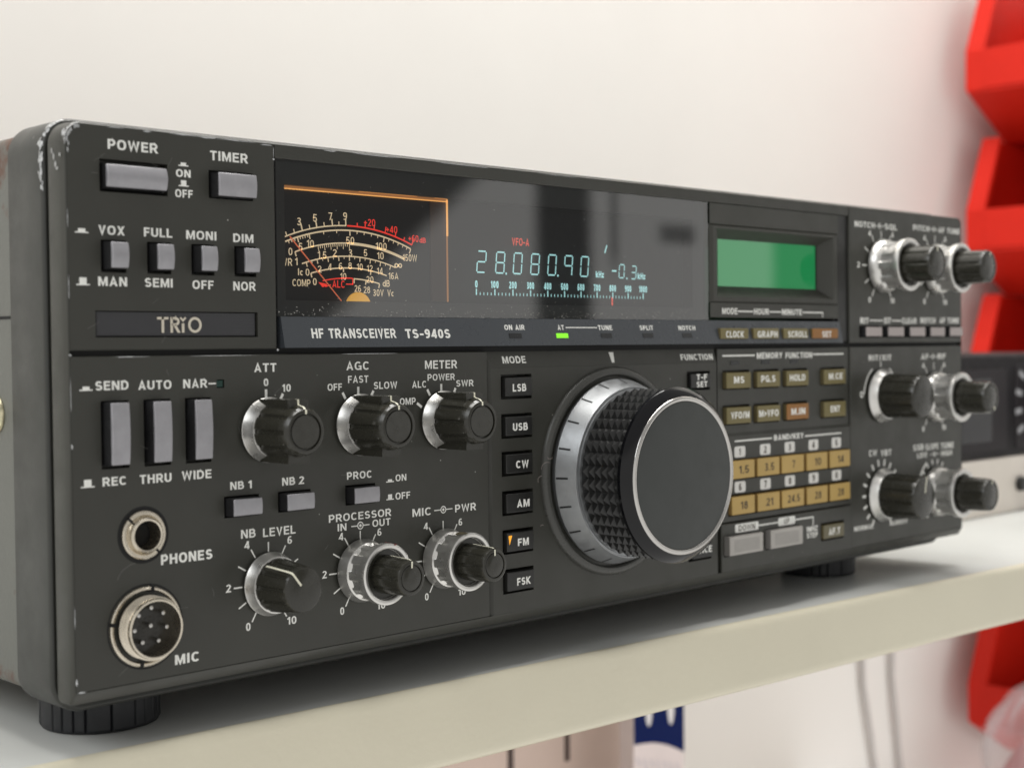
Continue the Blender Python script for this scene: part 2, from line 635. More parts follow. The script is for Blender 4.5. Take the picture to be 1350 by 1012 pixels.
    if ch == '~':   # infinity sign
        return .95, [(True, [(.475 + .40 * sin(a) / (1 + cos(a) ** 2), .40 + .72 * sin(a) * cos(a) / (1 + cos(a) ** 2))
                             for a in [2 * PI * i / 32 for i in range(32)]])]
    if ch == 'd':
        return .54, [S([(.54 - l, 0), (.54 - l, 1)]), (True, arc(.27, .36, .27 - l, .36 - l, 0, 345, 23))]
    if ch == 'c':
        return .50, [S(arc(.27, .36, .27 - l, .36 - l, 50, 310, 14))]
    if ch == 'k':
        return .52, [S([(l, 0), (l, 1)]), S([(.46, .72), (l, .28)]), S([(.20, .42), (.48, 0)])]
    if ch == 'z':
        return .48, [S([(0, .72 - l), (.48 - l, .72 - l), (l, B), (.48, B)])]
    return .5, []


def stroke_polys(closed, pts, t, w):
    """strip of quads around a centre line; ends are cut square with the cap lines"""
    h = t / 2
    n = len(pts)
    Ls, Rs = [], []
    for i in range(n):
        p = Vector(pts[i])
        a = Vector(pts[i - 1]) if (closed or i > 0) else None
        b = Vector(pts[(i + 1) % n]) if (closed or i < n - 1) else None
        d0 = (p - a).normalized() if a is not None else None
        d1 = (b - p).normalized() if b is not None else None
        if d0 is None or d1 is None:
            d = d1 if d0 is None else d0
            nrm = Vector((-d.y, d.x))
            pl, pr = p + nrm * h, p - nrm * h
            if abs(d.y) > 0.35 and (abs(p.y) < 1e-6 or abs(p.y - 1) < 1e-6):
                pl = pl + d * ((p.y - pl.y) / d.y)
                pr = pr + d * ((p.y - pr.y) / d.y)
        else:
            n0, n1 = Vector((-d0.y, d0.x)), Vector((-d1.y, d1.x))
            s = n0 + n1
            if s.length < 1e-6:
                s = n0.copy()
            s.normalize()
            k = h / max(0.45, s.dot(n0))
            pl, pr = p + s * k, p - s * k
        Ls.append(pl)
        Rs.append(pr)
    out = []
    for i in range(n if closed else n - 1):
        j = (i + 1) % n
        out.append([Ls[i], Rs[i], Rs[j], Ls[j]])
    return out


def flat(x, z, y):
    return (x, y, z)


LAYER = [0]


def text(mb, s, x0, x1, zb, cap, y=-0.02, t=.17, gap=.14, tf=flat, slope=0.0):
    """lettering between x0 and x1 on base line zb; slope raises the base line along x"""
    ws = []
    for ch in s:
        ws.append(glyph(ch, t)[0])
    total = sum(ws) + gap * (len(s) - 1)
    k = (x1 - x0) / total
    x = 0.0
    for ch, w in zip(s, ws):
        _, strokes = glyph(ch, t)
        for q, (closed, pts) in enumerate(strokes):
            yy = y - 0.004 * q
            for quad in stroke_polys(closed, pts, t, w):
                mb.sheet([(x0 + (x + p.x) * k, zb + p.y * cap + slope * (x + p.x) * k) for p in quad], tf, yy)
        x += w + gap


def rect(mb, x0, x1, z0, z1, y=-0.02, tf=flat):
    mb.sheet([(x0, z0), (x1, z0), (x1, z1), (x0, z1)], tf, y)


def line(mb, ax, az, bx, bz, w, y=-0.02, tf=flat):
    d = Vector((bx - ax, bz - az)).normalized()
    n = Vector((-d.y, d.x)) * w / 2
    mb.sheet([(ax + n.x, az + n.y), (bx + n.x, bz + n.y), (bx - n.x, bz - n.y), (ax - n.x, az - n.y)], tf, y)


def ring(mb, cx, cz, r0, r1, a0=0, a1=360, n=40, y=-0.02, tf=flat):
    for i in range(n):
        a, b = rad(a0 + (a1 - a0) * i / n), rad(a0 + (a1 - a0) * (i + 1) / n)
        mb.sheet([(cx + r0 * sin(a), cz + r0 * cos(a)), (cx + r1 * sin(a), cz + r1 * cos(a)),
                  (cx + r1 * sin(b), cz + r1 * cos(b)), (cx + r0 * sin(b), cz + r0 * cos(b))], tf, y)


def round_rect(x0, x1, z0, z1, r, n=5):
    """r: one radius or four, from the upper right corner anticlockwise"""
    out = []
    r4 = r if isinstance(r, tuple) else (r,) * 4
    for q, a in enumerate((0, 90, 180, 270)):
        r = r4[q]
        cx = x1 - r if q in (0, 3) else x0 + r
        cz = z1 - r if q in (0, 1) else z0 + r
        for i in range(n + 1):
            t = rad(a + 90 * i / n)
            out.append((cx + r * cos(t), cz + r * sin(t)))
    return out


def piece(x0, x1, z0, z1, holes=(), y=0.0, depth=1.6, hole_depth=2.4, ch=0.28, corner=None):
    """a slab of the front panel with rectangular wells; corner=('tl'|'tr', radius) rounds one corner"""
    mb = MB()
    xs = {x0 + ch, x1 - ch}
    zs = {z0 + ch, z1 - ch}
    for a, b, c, d in holes:
        xs |= {a, b}
        zs |= {c, d}
    if corner:
        r = corner[1]
        for k in (0.15, .4, .7, 1.0):
            xs.add(x0 + ch + r * k if 'l' in corner[0] else x1 - ch - r * k)
            zs.add(z1 - ch - r * k)
    xs, zs = sorted(xs), sorted(zs)

    def inside(cx, cz):
        return any(a < cx < b and c < cz < d for a, b, c, d in holes)
    idx = {}

    def vert(x, z):
        if (x, z) not in idx:
            px, pz = x, z
            if corner:
                r = corner[1]
                ox = x0 + ch + r if 'l' in corner[0] else x1 - ch - r
                oz = z1 - ch - r
                sx = -1 if 'l' in corner[0] else 1
                dx, dz = (px - ox) * sx, pz - oz
                if dx > 1e-9 and dz > 1e-9:
                    # square to circle
                    m = max(dx, dz)
                    ln = math.hypot(dx, dz)
                    dx, dz = dx / ln * m, dz / ln * m
                    px, pz = ox + sx * dx, oz + dz
            idx[(x, z)] = mb.add([(px, y, pz)])[0]
        return idx[(x, z)]
    for i in range(len(xs) - 1):
        for j in range(len(zs) - 1):
            if not inside((xs[i] + xs[i + 1]) / 2, (zs[j] + zs[j + 1]) / 2):
                mb.f.append([vert(xs[i], zs[j]), vert(xs[i + 1], zs[j]), vert(xs[i + 1], zs[j + 1]), vert(xs[i], zs[j + 1])])
    # outer edge: small chamfer then a wall going back
    loop = [(x, zs[0]) for x in xs] + [(xs[-1], z) for z in zs[1:]] + [(x, zs[-1]) for x in xs[-2::-1]] + [(xs[0], z) for z in zs[-2:0:-1]]
    mx, mz = (x0 + x1) / 2, (z0 + z1) / 2
    a = [vert(*p) for p in loop]
    outer = []
    for p, vi in zip(loop, a):
        q = mb.v[vi]
        ox = ch if p[0] == xs[-1] else (-ch if p[0] == xs[0] else 0)
        oz = ch if p[1] == zs[-1] else (-ch if p[1] == zs[0] else 0)
        outer.append((q[0] + ox, q[2] + oz))
    b = mb.add([(x, y + ch, z) for x, z in outer])
    c = mb.add([(x, y + depth, z) for x, z in outer])
    n = len(a)
    for k in range(n):
        j = (k + 1) % n
        mb.f.append([a[k], a[j], b[j], b[k]])
        mb.f.append([b[k], b[j], c[j], c[k]])
    for h0, h1, h2, h3 in holes:
        i = mb.add([(h0, y, h2), (h1, y, h2), (h1, y, h3), (h0, y, h3)])
        k = mb.add([(h0, y + hole_depth, h2), (h1, y + hole_depth, h2), (h1, y + hole_depth, h3), (h0, y + hole_depth, h3)])
        for q in range(4):
            r = (q + 1) % 4
            mb.f.append([i[q], i[r], k[r], k[q]])
        mb.f.append(k)
    return mb


# ================================================================= setting
WALLM = mat('wall_paint', (0.85, 0.83, 0.795), 0.85, bump=0.15, bump_scale=120, var=0.015, var_scale=6)
mb = MB()
mb.box(-2500, 1500, 430, 480, -900, 1900)
struct('wall', mb, WALLM, 'plain cream painted wall behind the radio and shelf', 'wall')
mb = MB()
mb.box(1337, 1400, -150, 429, -900, 1900)
struct('side_wall', mb, WALLM, 'cream painted side wall that carries the red bins', 'wall')

# ---------------------------------------------------------------- shelf
ZT = -13.0
SHELFTOP = mat('shelf_laminate', (0.64, 0.65, 0.63), 0.42, bump=0.06, bump_scale=300, var=0.03, var_scale=12)
LIPM = mat('shelf_lip_paint', (0.70, 0.655, 0.515), 0.38, bump=0.55, bump_scale=420, var=0.03, var_scale=15)
shelf = thing('shelf', 'pale shelf with beige folded metal front edge carrying the radio', 'shelf', (400, 200, ZT - 23))
EA, EB = (-520.0, 29.4), (1500.0, -75.5)       # front edge line of the shelf
mb = MB()
i0 = mb.add([(EA[0], EA[1] + 1.4, ZT), (EB[0], EB[1] + 1.4, ZT), (1500, 429, ZT), (EA[0], 429, ZT)])
i1 = mb.add([(EA[0], EA[1] + 1.4, ZT - 18), (EB[0], EB[1] + 1.4, ZT - 18), (1500, 429, ZT - 18), (EA[0], 429, ZT - 18)])
mb.f += [i0, i1[::-1]]
for k in range(4):
    j = (k + 1) % 4
    mb.f.append([i0[k], i1[k], i1[j], i0[j]])
build('shelf_top', mb, SHELFTOP, shelf)
# folded lip: profile (out, z) swept along the edge
prof = [(2.6, ZT - 0.6), (2.2, ZT + 0.15), (1.4, ZT + 0.55), (0.5, ZT + 0.5), (-0.4, ZT - 0.1), (-0.9, ZT - 1.2), (-1.0, ZT - 2.5),
        (-1.0, ZT - 19.6), (-0.8, ZT - 21.0), (-0.2, ZT - 22.2), (0.9, ZT - 22.9), (2.4, ZT - 23.1), (16, ZT - 23.1), (16, ZT - 22.2),
        (2.6, ZT - 22.0)]
ex, ey = EB[0] - EA[0], EB[1] - EA[1]
ln = math.hypot(ex, ey)
nx, ny = -ey / ln, ex / ln
mb = MB()
NS = 60
rings = []
for s in range(NS + 1):
    q = s / NS
    wob = 0.10 * sin(q * 37) + 0.06 * sin(q * 91 + 1)
    rings.append(mb.add([(EA[0] + ex * q + nx * (o + wob), EA[1] + ey * q + ny * (o + wob), z) for o, z in prof]))
for a, b in zip(rings, rings[1:]):
    for k in range(len(prof)):
        j = (k + 1) % len(prof)
        mb.f.append([a[k], b[k], b[j], a[j]])
mb.f += [rings[0], rings[-1][::-1]]
build('front_lip', mb, LIPM, shelf, smooth=50)
mb = MB()
mb.box(-400, 905, 60, 429, -318, -300)
build('lower_board', mb, mat('board_tan', (0.42, 0.35, 0.26), 0.6, var=0.1, var_scale=10), shelf)
mb = MB()
mb.box(-420, -402, 70, 429, -900, ZT - 20)
build('side_support', mb, LIPM, shelf)

# ================================================================= the transceiver
T = thing('transceiver', 'dark grey vintage radio transceiver with many knobs standing on the pale shelf', 'radio', (200, 150, ZT))


def P(name, mb, m, parent=T, **k):
    return build(name, mb, m, parent, **k)


# --- steel case behind the front
mb = MB()
mb.prism(round_rect(0.4, 400.4, -1.0, 131.6, 3.0), 20, 350)
case = P('case', mb, CASE, smooth=40)
mb = MB()
mb.box(0.2, 1.2, 21, 349, 88.0, 88.7)
P('case_seam', mb, DARK, case)
mb = MB()
mb.lathe([(-0.3, 0.6), (0.3, 4.2), (1.2, 4.8), (1.6, 4.8)], n=32)
mb.v = [(-1.6 + y_, x_, z_) for (x_, y_, z_) in mb.v]
# cross slot pressed into the head
mb2 = MB()
mb2.box(-0.25, 0.1, -3.0, 3.0, -0.55, 0.55)
mb2.box(-0.26, 0.1, -0.55, 0.55, -3.0, 3.0)
SCREW = mat('screw_zinc', (0.78, 0.72, 0.50), 0.32, metal=1.0, bump=0.5, bump_scale=700, var=0.3, var_scale=400)
sc = P('side_screw', mb, SCREW, loc=(0.3, 38.5, 65.0), smooth=40)
P('cross_slot', mb2, DARK, sc, loc=(-1.95, 38.5, 65.0))

# --- rounded rim around the front
mb = MB()
loops = [(round_rect(1.6, 399.4, -1.5, 131.4, 5.5, 12), 10.6), (round_rect(0.3, 400.7, -2.9, 132.8, 6.8, 12), 9.8),
         (round_rect(-0.2, 401.2, -3.5, 133.4, 7.3, 12), 9.9), (round_rect(-0.6, 401.6, -3.9, 133.8, 7.7, 12), 10.4),
         (round_rect(-0.7, 401.7, -4.1, 134.0, 7.9, 12), 11.2), (round_rect(-0.7, 401.7, -4.1, 134.0, 7.9, 12), 27.2),
         (round_rect(-0.2, 401.2, -3.6, 133.5, 7.4, 12), 28.0), (round_rect(1.6, 399.4, -1.5, 131.4, 5.5, 12), 28.2)]
rr = [mb.add([(x, y, z) for x, z in l]) for l, y in loops]
n = len(rr[0])
for a, b in zip(rr, rr[1:]):
    for k in range(n):
        j = (k + 1) % n
        mb.f.append([a[k], a[j], b[j], b[k]])
rim = P('rim', mb, PAINT_R, smooth=50)

# --- front plate: bevelled border, then the panels that fill it
mb = MB()
fl = [(round_rect(0.0, 401.0, 2.7, 131.4, (2.4, 4.2, .5, .4), 8), 0.0), (round_rect(-0.22, 401.2, 2.2, 131.62, (2.6, 4.4, .6, .5), 8), 0.22),
      (round_rect(-0.5, 401.5, 0.6, 131.9, (2.8, 4.7, .9, .6), 8), 1.3), (round_rect(-0.6, 401.6, -0.2, 132.0, (2.9, 4.8, 1.0, .6), 8), 2.0),
      (round_rect(-0.75, 401.7, -0.5, 132.2, (3, 5.0, 1.6, .8), 8), 6.6), (round_rect(-0.5, 401.4, -0.2, 131.9, (3, 4.8, 1.6, .8), 8), 7.4),
      (round_rect(0.6, 400.4, 0.8, 130.7, (3, 4.2, 1.6, 1), 8), 7.8), (round_rect(0.6, 400.4, 0.8, 130.7, (3, 4.2, 1.6, 1), 8), 12.0)]
rr = [mb.add([(x, y, z) for x, z in l]) for l, y in fl]
n = len(rr[0])
for a, b in zip(rr, rr[1:]):
    for k in range(n):
        j = (k + 1) % n
        mb.f.append([a[k], a[j], b[j], b[k]])
plate = P('front_plate', mb, PAINT, smooth=30)
mb = MB()      # dark floor of the grooves between the panels
mb.box(0.8, 400.2, 1.55, 1.8, 78.0, 81.0)
mb.box(127.5, 131.5, 1.6, 1.82, 2.7, 79.5)
mb.box(233.8, 238.0, 1.6, 1.82, 2.7, 79.5)
mb.box(55.6, 58.6, 2.6, 2.8, 80.2, 128.6)
mb.box(308.0, 318.0, 1.6, 1.84, 2.7, 131.0)
P('groove_floor', mb, DARK, plate)
mb = MB()      # worn paint: bare metal on the corner and along the top edge


def chip(mb, pts, y=-0.03):
    mb.poly([(x, y, z) for x, z in pts])


def flake(mb, cx, cz, rx, rz, y=-0.012, n=9, seed=0, tf=None):
    r = random.Random(seed)
    pts = []
    for i in range(n):
        a = 2 * PI * i / n
        k = r.uniform(.55, 1.15)
        pts.append((cx + rx * k * cos(a), cz + rz * k * sin(a)))
    if tf:
        mb.poly([tf(x, z) for x, z in pts])
    else:
        mb.poly([(x, y, z) for x, z in pts])


def corner_pt(a, y, off=.03):
    """point on the rounded upper left corner of the plate"""
    R_ = 4.3 + .35 * min(1, y / 1.5) + off
    return (4.2 + R_ * cos(a), y, 127.2 + R_ * sin(a))


for q in range(46):
    r = random.Random(q)
    a = rad(r.uniform(100, 186))
    y = abs(r.gauss(0, 1.1))
    if a > rad(150):
        y *= .6
    sa, sy = r.uniform(.05, .17), r.uniform(.2, .75)
    pts = []
    for k in range(9):
        t_ = 2 * PI * k / 9
        kk = r.uniform(.6, 1.15)
        pts.append(corner_pt(a + sa * kk * cos(t_), max(.02, y + sy * kk * sin(t_)), .03 + .002 * q))
    mb.poly(pts)
for q in range(16):
    r = random.Random(900 + q)
    a = rad(r.uniform(105, 178))
    R_ = 4.1 - abs(r.gauss(0, .25))
    flake(mb, 4.2 + R_ * cos(a), 127.2 + R_ * sin(a), r.uniform(.2, .5), r.uniform(.2, .5), seed=q, y=-0.012 - 0.001 * q)
for q, (y, z, s1, s2) in enumerate([(3.4, 122.2, .5, .9), (4.2, 124.0, .35, 1.0), (2.6, 121.2, .6, .5), (5.0, 125.3, .3, .7), (1.2, 124.2, .4, .6)]):
    r = random.Random(40 + q)
    mb.poly([(-.80 - .01 * q, y + s1 * r.uniform(.6, 1.1) * cos(2 * PI * k / 8), z + s2 * r.uniform(.6, 1.1) * sin(2 * PI * k / 8)) for k in range(8)])
for q, (x, z, rx, rz) in enumerate([(0.35, 127.6, .25, .9), (0.7, 126.6, .2, .5), (0.5, 125.2, .22, .7), (20.5, 131.15, 1.2, .22), (36.5, 131.2, 2.6, .20),
                                    (30, 131.25, 4.2, .12), (45, 131.25, 6.0, .10), (54, 131.0, 2.0, .14), (56.1, 129.2, .12, 1.6), (56.1, 127.6, .3, .3),
                                    (12, 131.25, 2.4, .12), (88, 131.25, 9, .10), (120, 131.25, 12, .07), (74, 131.2, 2.2, .16), (160, 131.25, 9, .06),
                                    (0.2, 79.2, .35, .25), (0.2, 58.6, .22, .7), (0.3, 5.4, .3, 1.0), (1.6, 2.9, 1.0, .22), (0.15, 110, .1, 2.0),
                                    (0.15, 94, .1, 3.2), (0.15, 70, .09, 4), (56.5, 79.9, .35, .3), (0.15, 20, .12, 3), (15, 78.65, 5, .10), (40, 78.65, 10, .08), (85, 78.65, 12, .08)]):
    flake(mb, x, z, rx, rz, y=-0.02 - 0.001 * q, n=12, seed=100 + q)
P('paint_wear_pattern', mb, chip_material(), plate)
mb = MB()      # the same wear on the rim behind
for q in range(60):
    r = random.Random(500 + q)
    t0 = r.random()
    # along the front edge of the corner and a little way down the side
    L_ = 7.7 * PI / 2
    s_ = t0 * (L_ + 9.0)
    if s_ < L_:
        a = PI / 2 + .25 + (PI / 2 - .25) * s_ / L_
        xx, zz = 7.0 + 7.75 * cos(a), 126.1 + 7.75 * sin(a)
    else:
        a = PI
        xx, zz = -.75, 126.1 - (s_ - L_)
    w_ = 1.0 if s_ < L_ else max(.3, 1 - (s_ - L_) / 11)
    yy = 9.95 + abs(r.gauss(0, 1.0)) * w_
    s1, s2 = r.uniform(.25, .7) * w_, r.uniform(.3, .9)
    pts = []
    for k in range(9):
        b_ = 2 * PI * k / 9
        u_ = s1 * cos(b_) * r.uniform(.6, 1.1)
        v_ = s2 * sin(b_) * r.uniform(.6, 1.1)
        y_ = yy + u_
        ins = max(0, 10.6 - y_) * .45
        pts.append((xx - cos(a) * ins + cos(a) * (.06 + .002 * q) - sin(a) * v_, max(9.82, y_), zz - sin(a) * ins + sin(a) * (.06 + .002 * q) + cos(a) * v_))
    mb.poly(pts)
P('paint_wear_pattern', mb, chip_material(), rim)

mb = MB()      # fine scratches and a few fibres of lint on the panel


def hair(mb, pts, w, y):
    for quad in stroke_polys(False, pts, w, 0):
        mb.poly([(p.x, y, p.y) for p in quad])


hair(mb, arc(48.0, 61.0, 3.4, 3.2, 150, 210, 8), .10, -.03)
hair(mb, arc(16.0, 25.5, 5.5, 5.2, 95, 160, 10), .09, -.03)
for q in range(22):
    r = random.Random(300 + q)
    x, z = r.uniform(3, 125), r.uniform(5, 127)
    if 50 < x and z > 79:
        x = r.uniform(3, 50)
    an, ln_ = r.uniform(0, PI), r.uniform(.8, 3.4)
    hair(mb, [(x, z), (x + ln_ * .5 * cos(an) + r.uniform(-.2, .2), z + ln_ * .5 * sin(an)), (x + ln_ * cos(an), z + ln_ * sin(an))], r.uniform(.05, .09), -.028 - .0005 * q)
P('scratch_pattern', mb, mat('scratch_grey', (0.15, 0.15, 0.14), .5), plate)

# ------------------------------------------------- panel pieces
H_POWER = (8.2, 25.8, 116.35, 123.85)
H_TIMER = (37.1, 49.8, 116.7, 123.5)
SW = [(8.2, 14.6), (20.05, 26.4), (31.95, 38.3), (44.05, 50.4)]
holes = [H_POWER, H_TIMER] + [(a, b, 98.0, 105.45) for a, b in SW] + [(6.55, 50.6, 83.15, 89.25)]
p_up = P('switch_panel', piece(0.0, 56.3, 80.2, 131.4, holes, ch=0.22, corner=('l', 3.9), hole_depth=3.0), PAINT)
SB = [(7.45, 14.5), (18.4, 25.5), (29.5, 36.6)]
KB = [(40.0, 50.15), (55.9, 66.0), (77.2, 87.25)]
holes = [(a, b, 53.0, 68.65) for a, b in SB] + [(a, b, 38.95, 44.2) for a, b in KB] + [(38.4, 40.6, 70.8, 72.85), (14.2, 21.3, 33.6, 40.6)]
p_low = P('control_panel', piece(0.0, 128.9, 2.7, 78.85, holes, ch=0.22, hole_depth=3.0), PAINT)
ZM = [72.1, 60.7, 49.75, 38.3, 27.0, 15.5]
MH = [(134.2, 146.75, z - 7.2, z) for z in ZM]
FH = [(219.5, 231.7, 65.1, 71.4), (219.5, 231.7, 8.3, 14.8)]
mb = piece(130.3, 235.3, 2.7, 74.1, MH + FH, ch=0.05, hole_depth=3.0)
# sloped top band with the lettering, and the sloped left edge
mb.poly([(130.3, 0.0, 74.1), (235.3, 0.0, 74.1), (235.3, 1.3, 78.75), (128.9, 1.3, 78.75)])
mb.poly([(130.3, 0.0, 74.1), (128.9, 1.3, 78.75), (128.9, 1.3, 2.7), (130.3, 0.0, 2.7)])
p_tun = P('tuning_panel', mb, PAINT)
COLS = [(239.15, 254.25), (256.65, 271.5), (274.2, 289.1), (297.75, 313.35)]
MKH = [(a, b, 64.7, 71.4) for a, b in COLS] + [(a, b, 52.6, 59.5) for a, b in COLS]
BC = [(241.6, 255.2), (256.4, 270.0), (270.8, 285.0), (286.3, 300.1), (301.2, 315.2)]
mb = piece(236.4, 316.6, 49.7, 78.75, MKH, y=0.45, ch=0.15)
mb.poly([(236.4, 0.45, 49.9), (316.6, 0.45, 49.9), (316.6, 0.0, 49.0), (236.4, 0.0, 49.0)])
p_mem = P('memory_panel', mb, PAINT)
mb = piece(236.4, 316.6, 19.6, 49.0, [(241.2, 315.5, 33.7, 40.8), (241.2, 315.5, 21.4, 28.9)], ch=0.12)
p_key = P('keypad_panel', mb, PAINT)
DK = [(238.0, 258.4, 7.9, 15.2), (261.6, 282.4, 7.9, 15.2), (296.2, 311.3, 7.5, 14.2)]
p_scan = P('scan_panel', piece(236.9, 316.6, 2.7, 19.2, DK, y=-0.5, ch=0.3), PAINT)
SK = [(323.4, 337.8), (339.2, 353.9), (355.4, 370.1), (371.2, 385.6), (386.6, 400.4)]
p_rup = P('filter_panel', piece(316.9, 401.0, 80.2, 131.4, [(a, b, 82.3, 86.9) for a, b in SK], ch=0.3, corner=('r', 2.3)), PAINT)
p_rlo = P('gain_panel', piece(317.0, 401.0, 2.7, 78.85, ch=0.25), PAINT)
mb = MB()
mb.box(310.2, 317.0, 0.9, 1.5, 81.0, 131.2)
P('divider_strip', mb, BLACK, plate)
# brow over the window
mb = MB()
mb.box(56.5, 316.5, 0.05, 5.5, 128.0, 131.45)
P('window_brow', mb, PAINT, plate, bevel=0.25)

# ------------------------------------------------- keys
def key(name, x0, x1, z0, z1, p, face, side, sx=0.25, sz=0.25, dome=0.0, axis='z', parent=T, y0=2.6, letter=None, lm=WHITE,
        bevel=0.22, facename='cap_face'):
    """push key: dark body with its coloured front; letter=(text, x0, x1, zbase, cap)"""
    mb = MB()
    mb.frustum((x0 + sx, x1 - sx, z0 + sz, z1 - sz), -p + 0.3, (x0, x1, z0, z1), y0)
    k = build(name, mb, side, parent)
    mb = MB()
    n = 10 if dome else 1
    a0, a1, c0, c1 = x0 + sx, x1 - sx, z0 + sz, z1 - sz
    rows = []
    for i in range(n + 1):
        q = i / n
        b = -p - dome * (1 - (2 * q - 1) ** 2)
        if axis == 'z':
            rows.append([(a0, b, c0 + (c1 - c0) * q), (a1, b, c0 + (c1 - c0) * q)])
        else:
            rows.append([(a0 + (a1 - a0) * q, b, c1), (a0 + (a1 - a0) * q, b, c0)])
    idx = [mb.add(r) for r in rows]
    for r0, r1 in zip(idx, idx[1:]):
        mb.f.append([r0[0], r0[1], r1[1], r1[0]])
    back = [mb.add([(x, -p + 0.5, z) for x, _, z in r]) for r in rows]
    for r0, r1 in zip(back, back[1:]):
        mb.f.append([r0[1], r0[0], r1[0], r1[1]])
    for s in (0, 1):
        for q in range(n):
            mb.f.append([idx[q][s], idx[q + 1][s], back[q + 1][s], back[q][s]])
    mb.f.append([idx[0][0], idx[0][1], back[0][1], back[0][0]])
    mb.f.append([idx[-1][0], idx[-1][1], back[-1][1], back[-1][0]])
    f = build(facename, mb, face, k, bevel=bevel, seg=2, smooth=35)
    if letter:
        if isinstance(letter[0], str):
            letter = [letter]
        mb = MB()
        for L_ in letter:
            text(mb, L_[0], L_[1], L_[2], L_[3], L_[4], y=-p - 0.03, t=L_[5] if len(L_) > 5 else .19)
        build('lettering', mb, lm, k)
    return k


key('power_button', 9.0, 25.0, 116.9, 123.2, 1.4, CAPGREY, CAPSIDE, sx=.2, sz=.55, dome=0.7)
key('push_button', 37.9, 49.05, 116.9, 123.0, 3.0, CAPGREY, CAPSIDE, sx=.15, sz=.25, dome=0.35)
for a, b in SW:
    key('push_button', a + .7, a + 5.5, 98.6, 105.2, 3.2, CAPGREY, CAPSIDE, sx=.25, sz=.35, dome=0.5)
for a, b in SB:
    key('slide_button', a + .75, a + 5.9, 53.7, 68.5, 3.0, CAPGREY, CAPSIDE, sx=.25, sz=.3, dome=0.45)
for a, b in KB:
    key('push_button', a + .6, a + 9.3, 39.2, 43.9, 3.1, CAPGREY, CAPSIDE, sx=.2, sz=.3, dome=0.25)
MODE = ['LSB', 'USB', 'CW', 'AM', 'FM', 'FSK']
MX = [(137.9, 143.45), (137.8, 143.9), (138.9, 144.1), (139.1, 144.3), (139.3, 143.8), (138.8, 144.3)]
for (h, s, (tx0, tx1), z) in zip(MH, MODE, MX, ZM):
    k = key('mode_key', h[0] + .45, h[1] - .5, h[2] + .5, h[3] - .55, 1.1, BLACK, BLACK, sx=.35, sz=.35,
            letter=(s, tx0, tx1, z - 5.0, 2.2, .20))
    if s == 'FM':
        mb = MB()
        mb.poly([(135.5, -1.14, z - 1.7), (137.0, -1.14, z - 1.6), (135.9, -1.14, z - 4.4)][::-1])
        build('lit_marker', mb, mat('marker_orange', (0.6, 0.25, 0.02), 0.5, emit=(1.0, 0.42, 0.02), emit_s=0.75), k)
key('function_key', 220.0, 231.2, 65.6, 70.9, 1.1, BLACK, BLACK, sx=.35, sz=.35,
    letter=[('T-F', 223.2, 228.8, 68.5, 1.9, .2), ('SET', 223.2, 228.8, 66.1, 1.9, .2)])
key('function_key', 220.0, 231.2, 8.8, 14.3, 1.1, BLACK, BLACK, sx=.35, sz=.35, letter=('VOICE', 219.9 + .8, 230.6, 10.8, 2.2, .2))
names = [('MS', 243.8, 249.6), ('PG.S', 259.4, 267.8), ('HOLD', 276.6, 286.2), ('M.CE', 301.4, 310.4),
         ('VFO/M', 242.0, 252.4), ('M>VFO', 258.0, 269.6), ('M.IN', 277.4, 286.0), ('ENT', 302.4, 308.6)]
for i, (h, (s, tx0, tx1)) in enumerate(zip(MKH, names)):
    key('memory_key', h[0] + .35, h[1] - .45, h[2] + .2, h[3] - .55, 0.9, ORANGE if s == 'M.IN' else OLIVE, mat('olive_side', (0.10, 0.08, 0.035), 0.5),
        sx=.3, sz=.3, y0=1.9, letter=(s, tx0, tx1, h[2] + 2.2, 2.3, .2))
bands = ['1.5', '3.5', '7', '10', '14', '18', '21', '24.5', '28', '28']
for i, s in enumerate(bands):
    a, b = BC[i % 5]
    z0 = 33.95 if i < 5 else 21.65
    w = {1: 1.6, 2: 4.0, 3: 5.6, 4: 7.4}[len(s)]
    c = (a + b) / 2 + .3
    key('band_key', a + .12, b - .12, z0, z0 + 6.65, 1.2, TAN, mat('tan_side', (0.26, 0.16, 0.05), 0.5), sx=.25, sz=.25, y0=2.2,
        letter=(s, c - w / 2, c + w / 2, z0 + 1.9, 2.7, .16), lm=INKDARK)
for q, (a, b, c, d) in enumerate(DK[:2]):
    k = key('scan_key', a + .4, b - .4, c + .2, d - .1, 2.6, LGREY, mat('grey_side', (0.2, 0.19, 0.18), 0.5), sx=.35, sz=.3, y0=2.0, bevel=.3)
    mb = MB()
    for i in range(13):
        for j in range(6):
            x = a + 3.2 + i * 1.12
            z = c + 1.6 + j * .72
            rect(mb, x, x + .62, z, z + .40, y=-2.63)
    build('grip_pattern', mb, mat('pattern_grey', (0.22, 0.21, 0.20), 0.6), k)
key('fine_key', 296.7, 310.8, 7.9, 13.6, 1.2, mat('dull_olive_key', (0.135, 0.118, 0.065), 0.45, bump=.08), mat('olive_side', (0, 0, 0)), sx=.35, sz=.35, y0=1.8,
    letter=('AF.T', 300.2, 307.8, 9.4, 2.5, .2))
for a, b in SK:
    key('small_key', a + 2.6, b - .3, 82.6, 86.5, 1.5, PINKGREY, CAPSIDE, sx=.2, sz=.2, y0=1.9)

# ------------------------------------------------- name badge
mb = MB()
mb.box(6.75, 50.4, 0.7, 1.6, 83.35, 89.05)
badge = P('name_badge', mb, mat('badge_black', (0.015, 0.015, 0.017), 0.35, dust=.05), bevel=.12)
mb = MB()
for i in range(15):
    z = 83.75 + i * .36
    mb.box(7.1, 50.05, 0.55, 0.72, z, z + .17)
P('badge_ribs', mb, mat('badge_rib', (0.075, 0.075, 0.082), 0.4), badge)
mb = MB()
DXB = 0.25


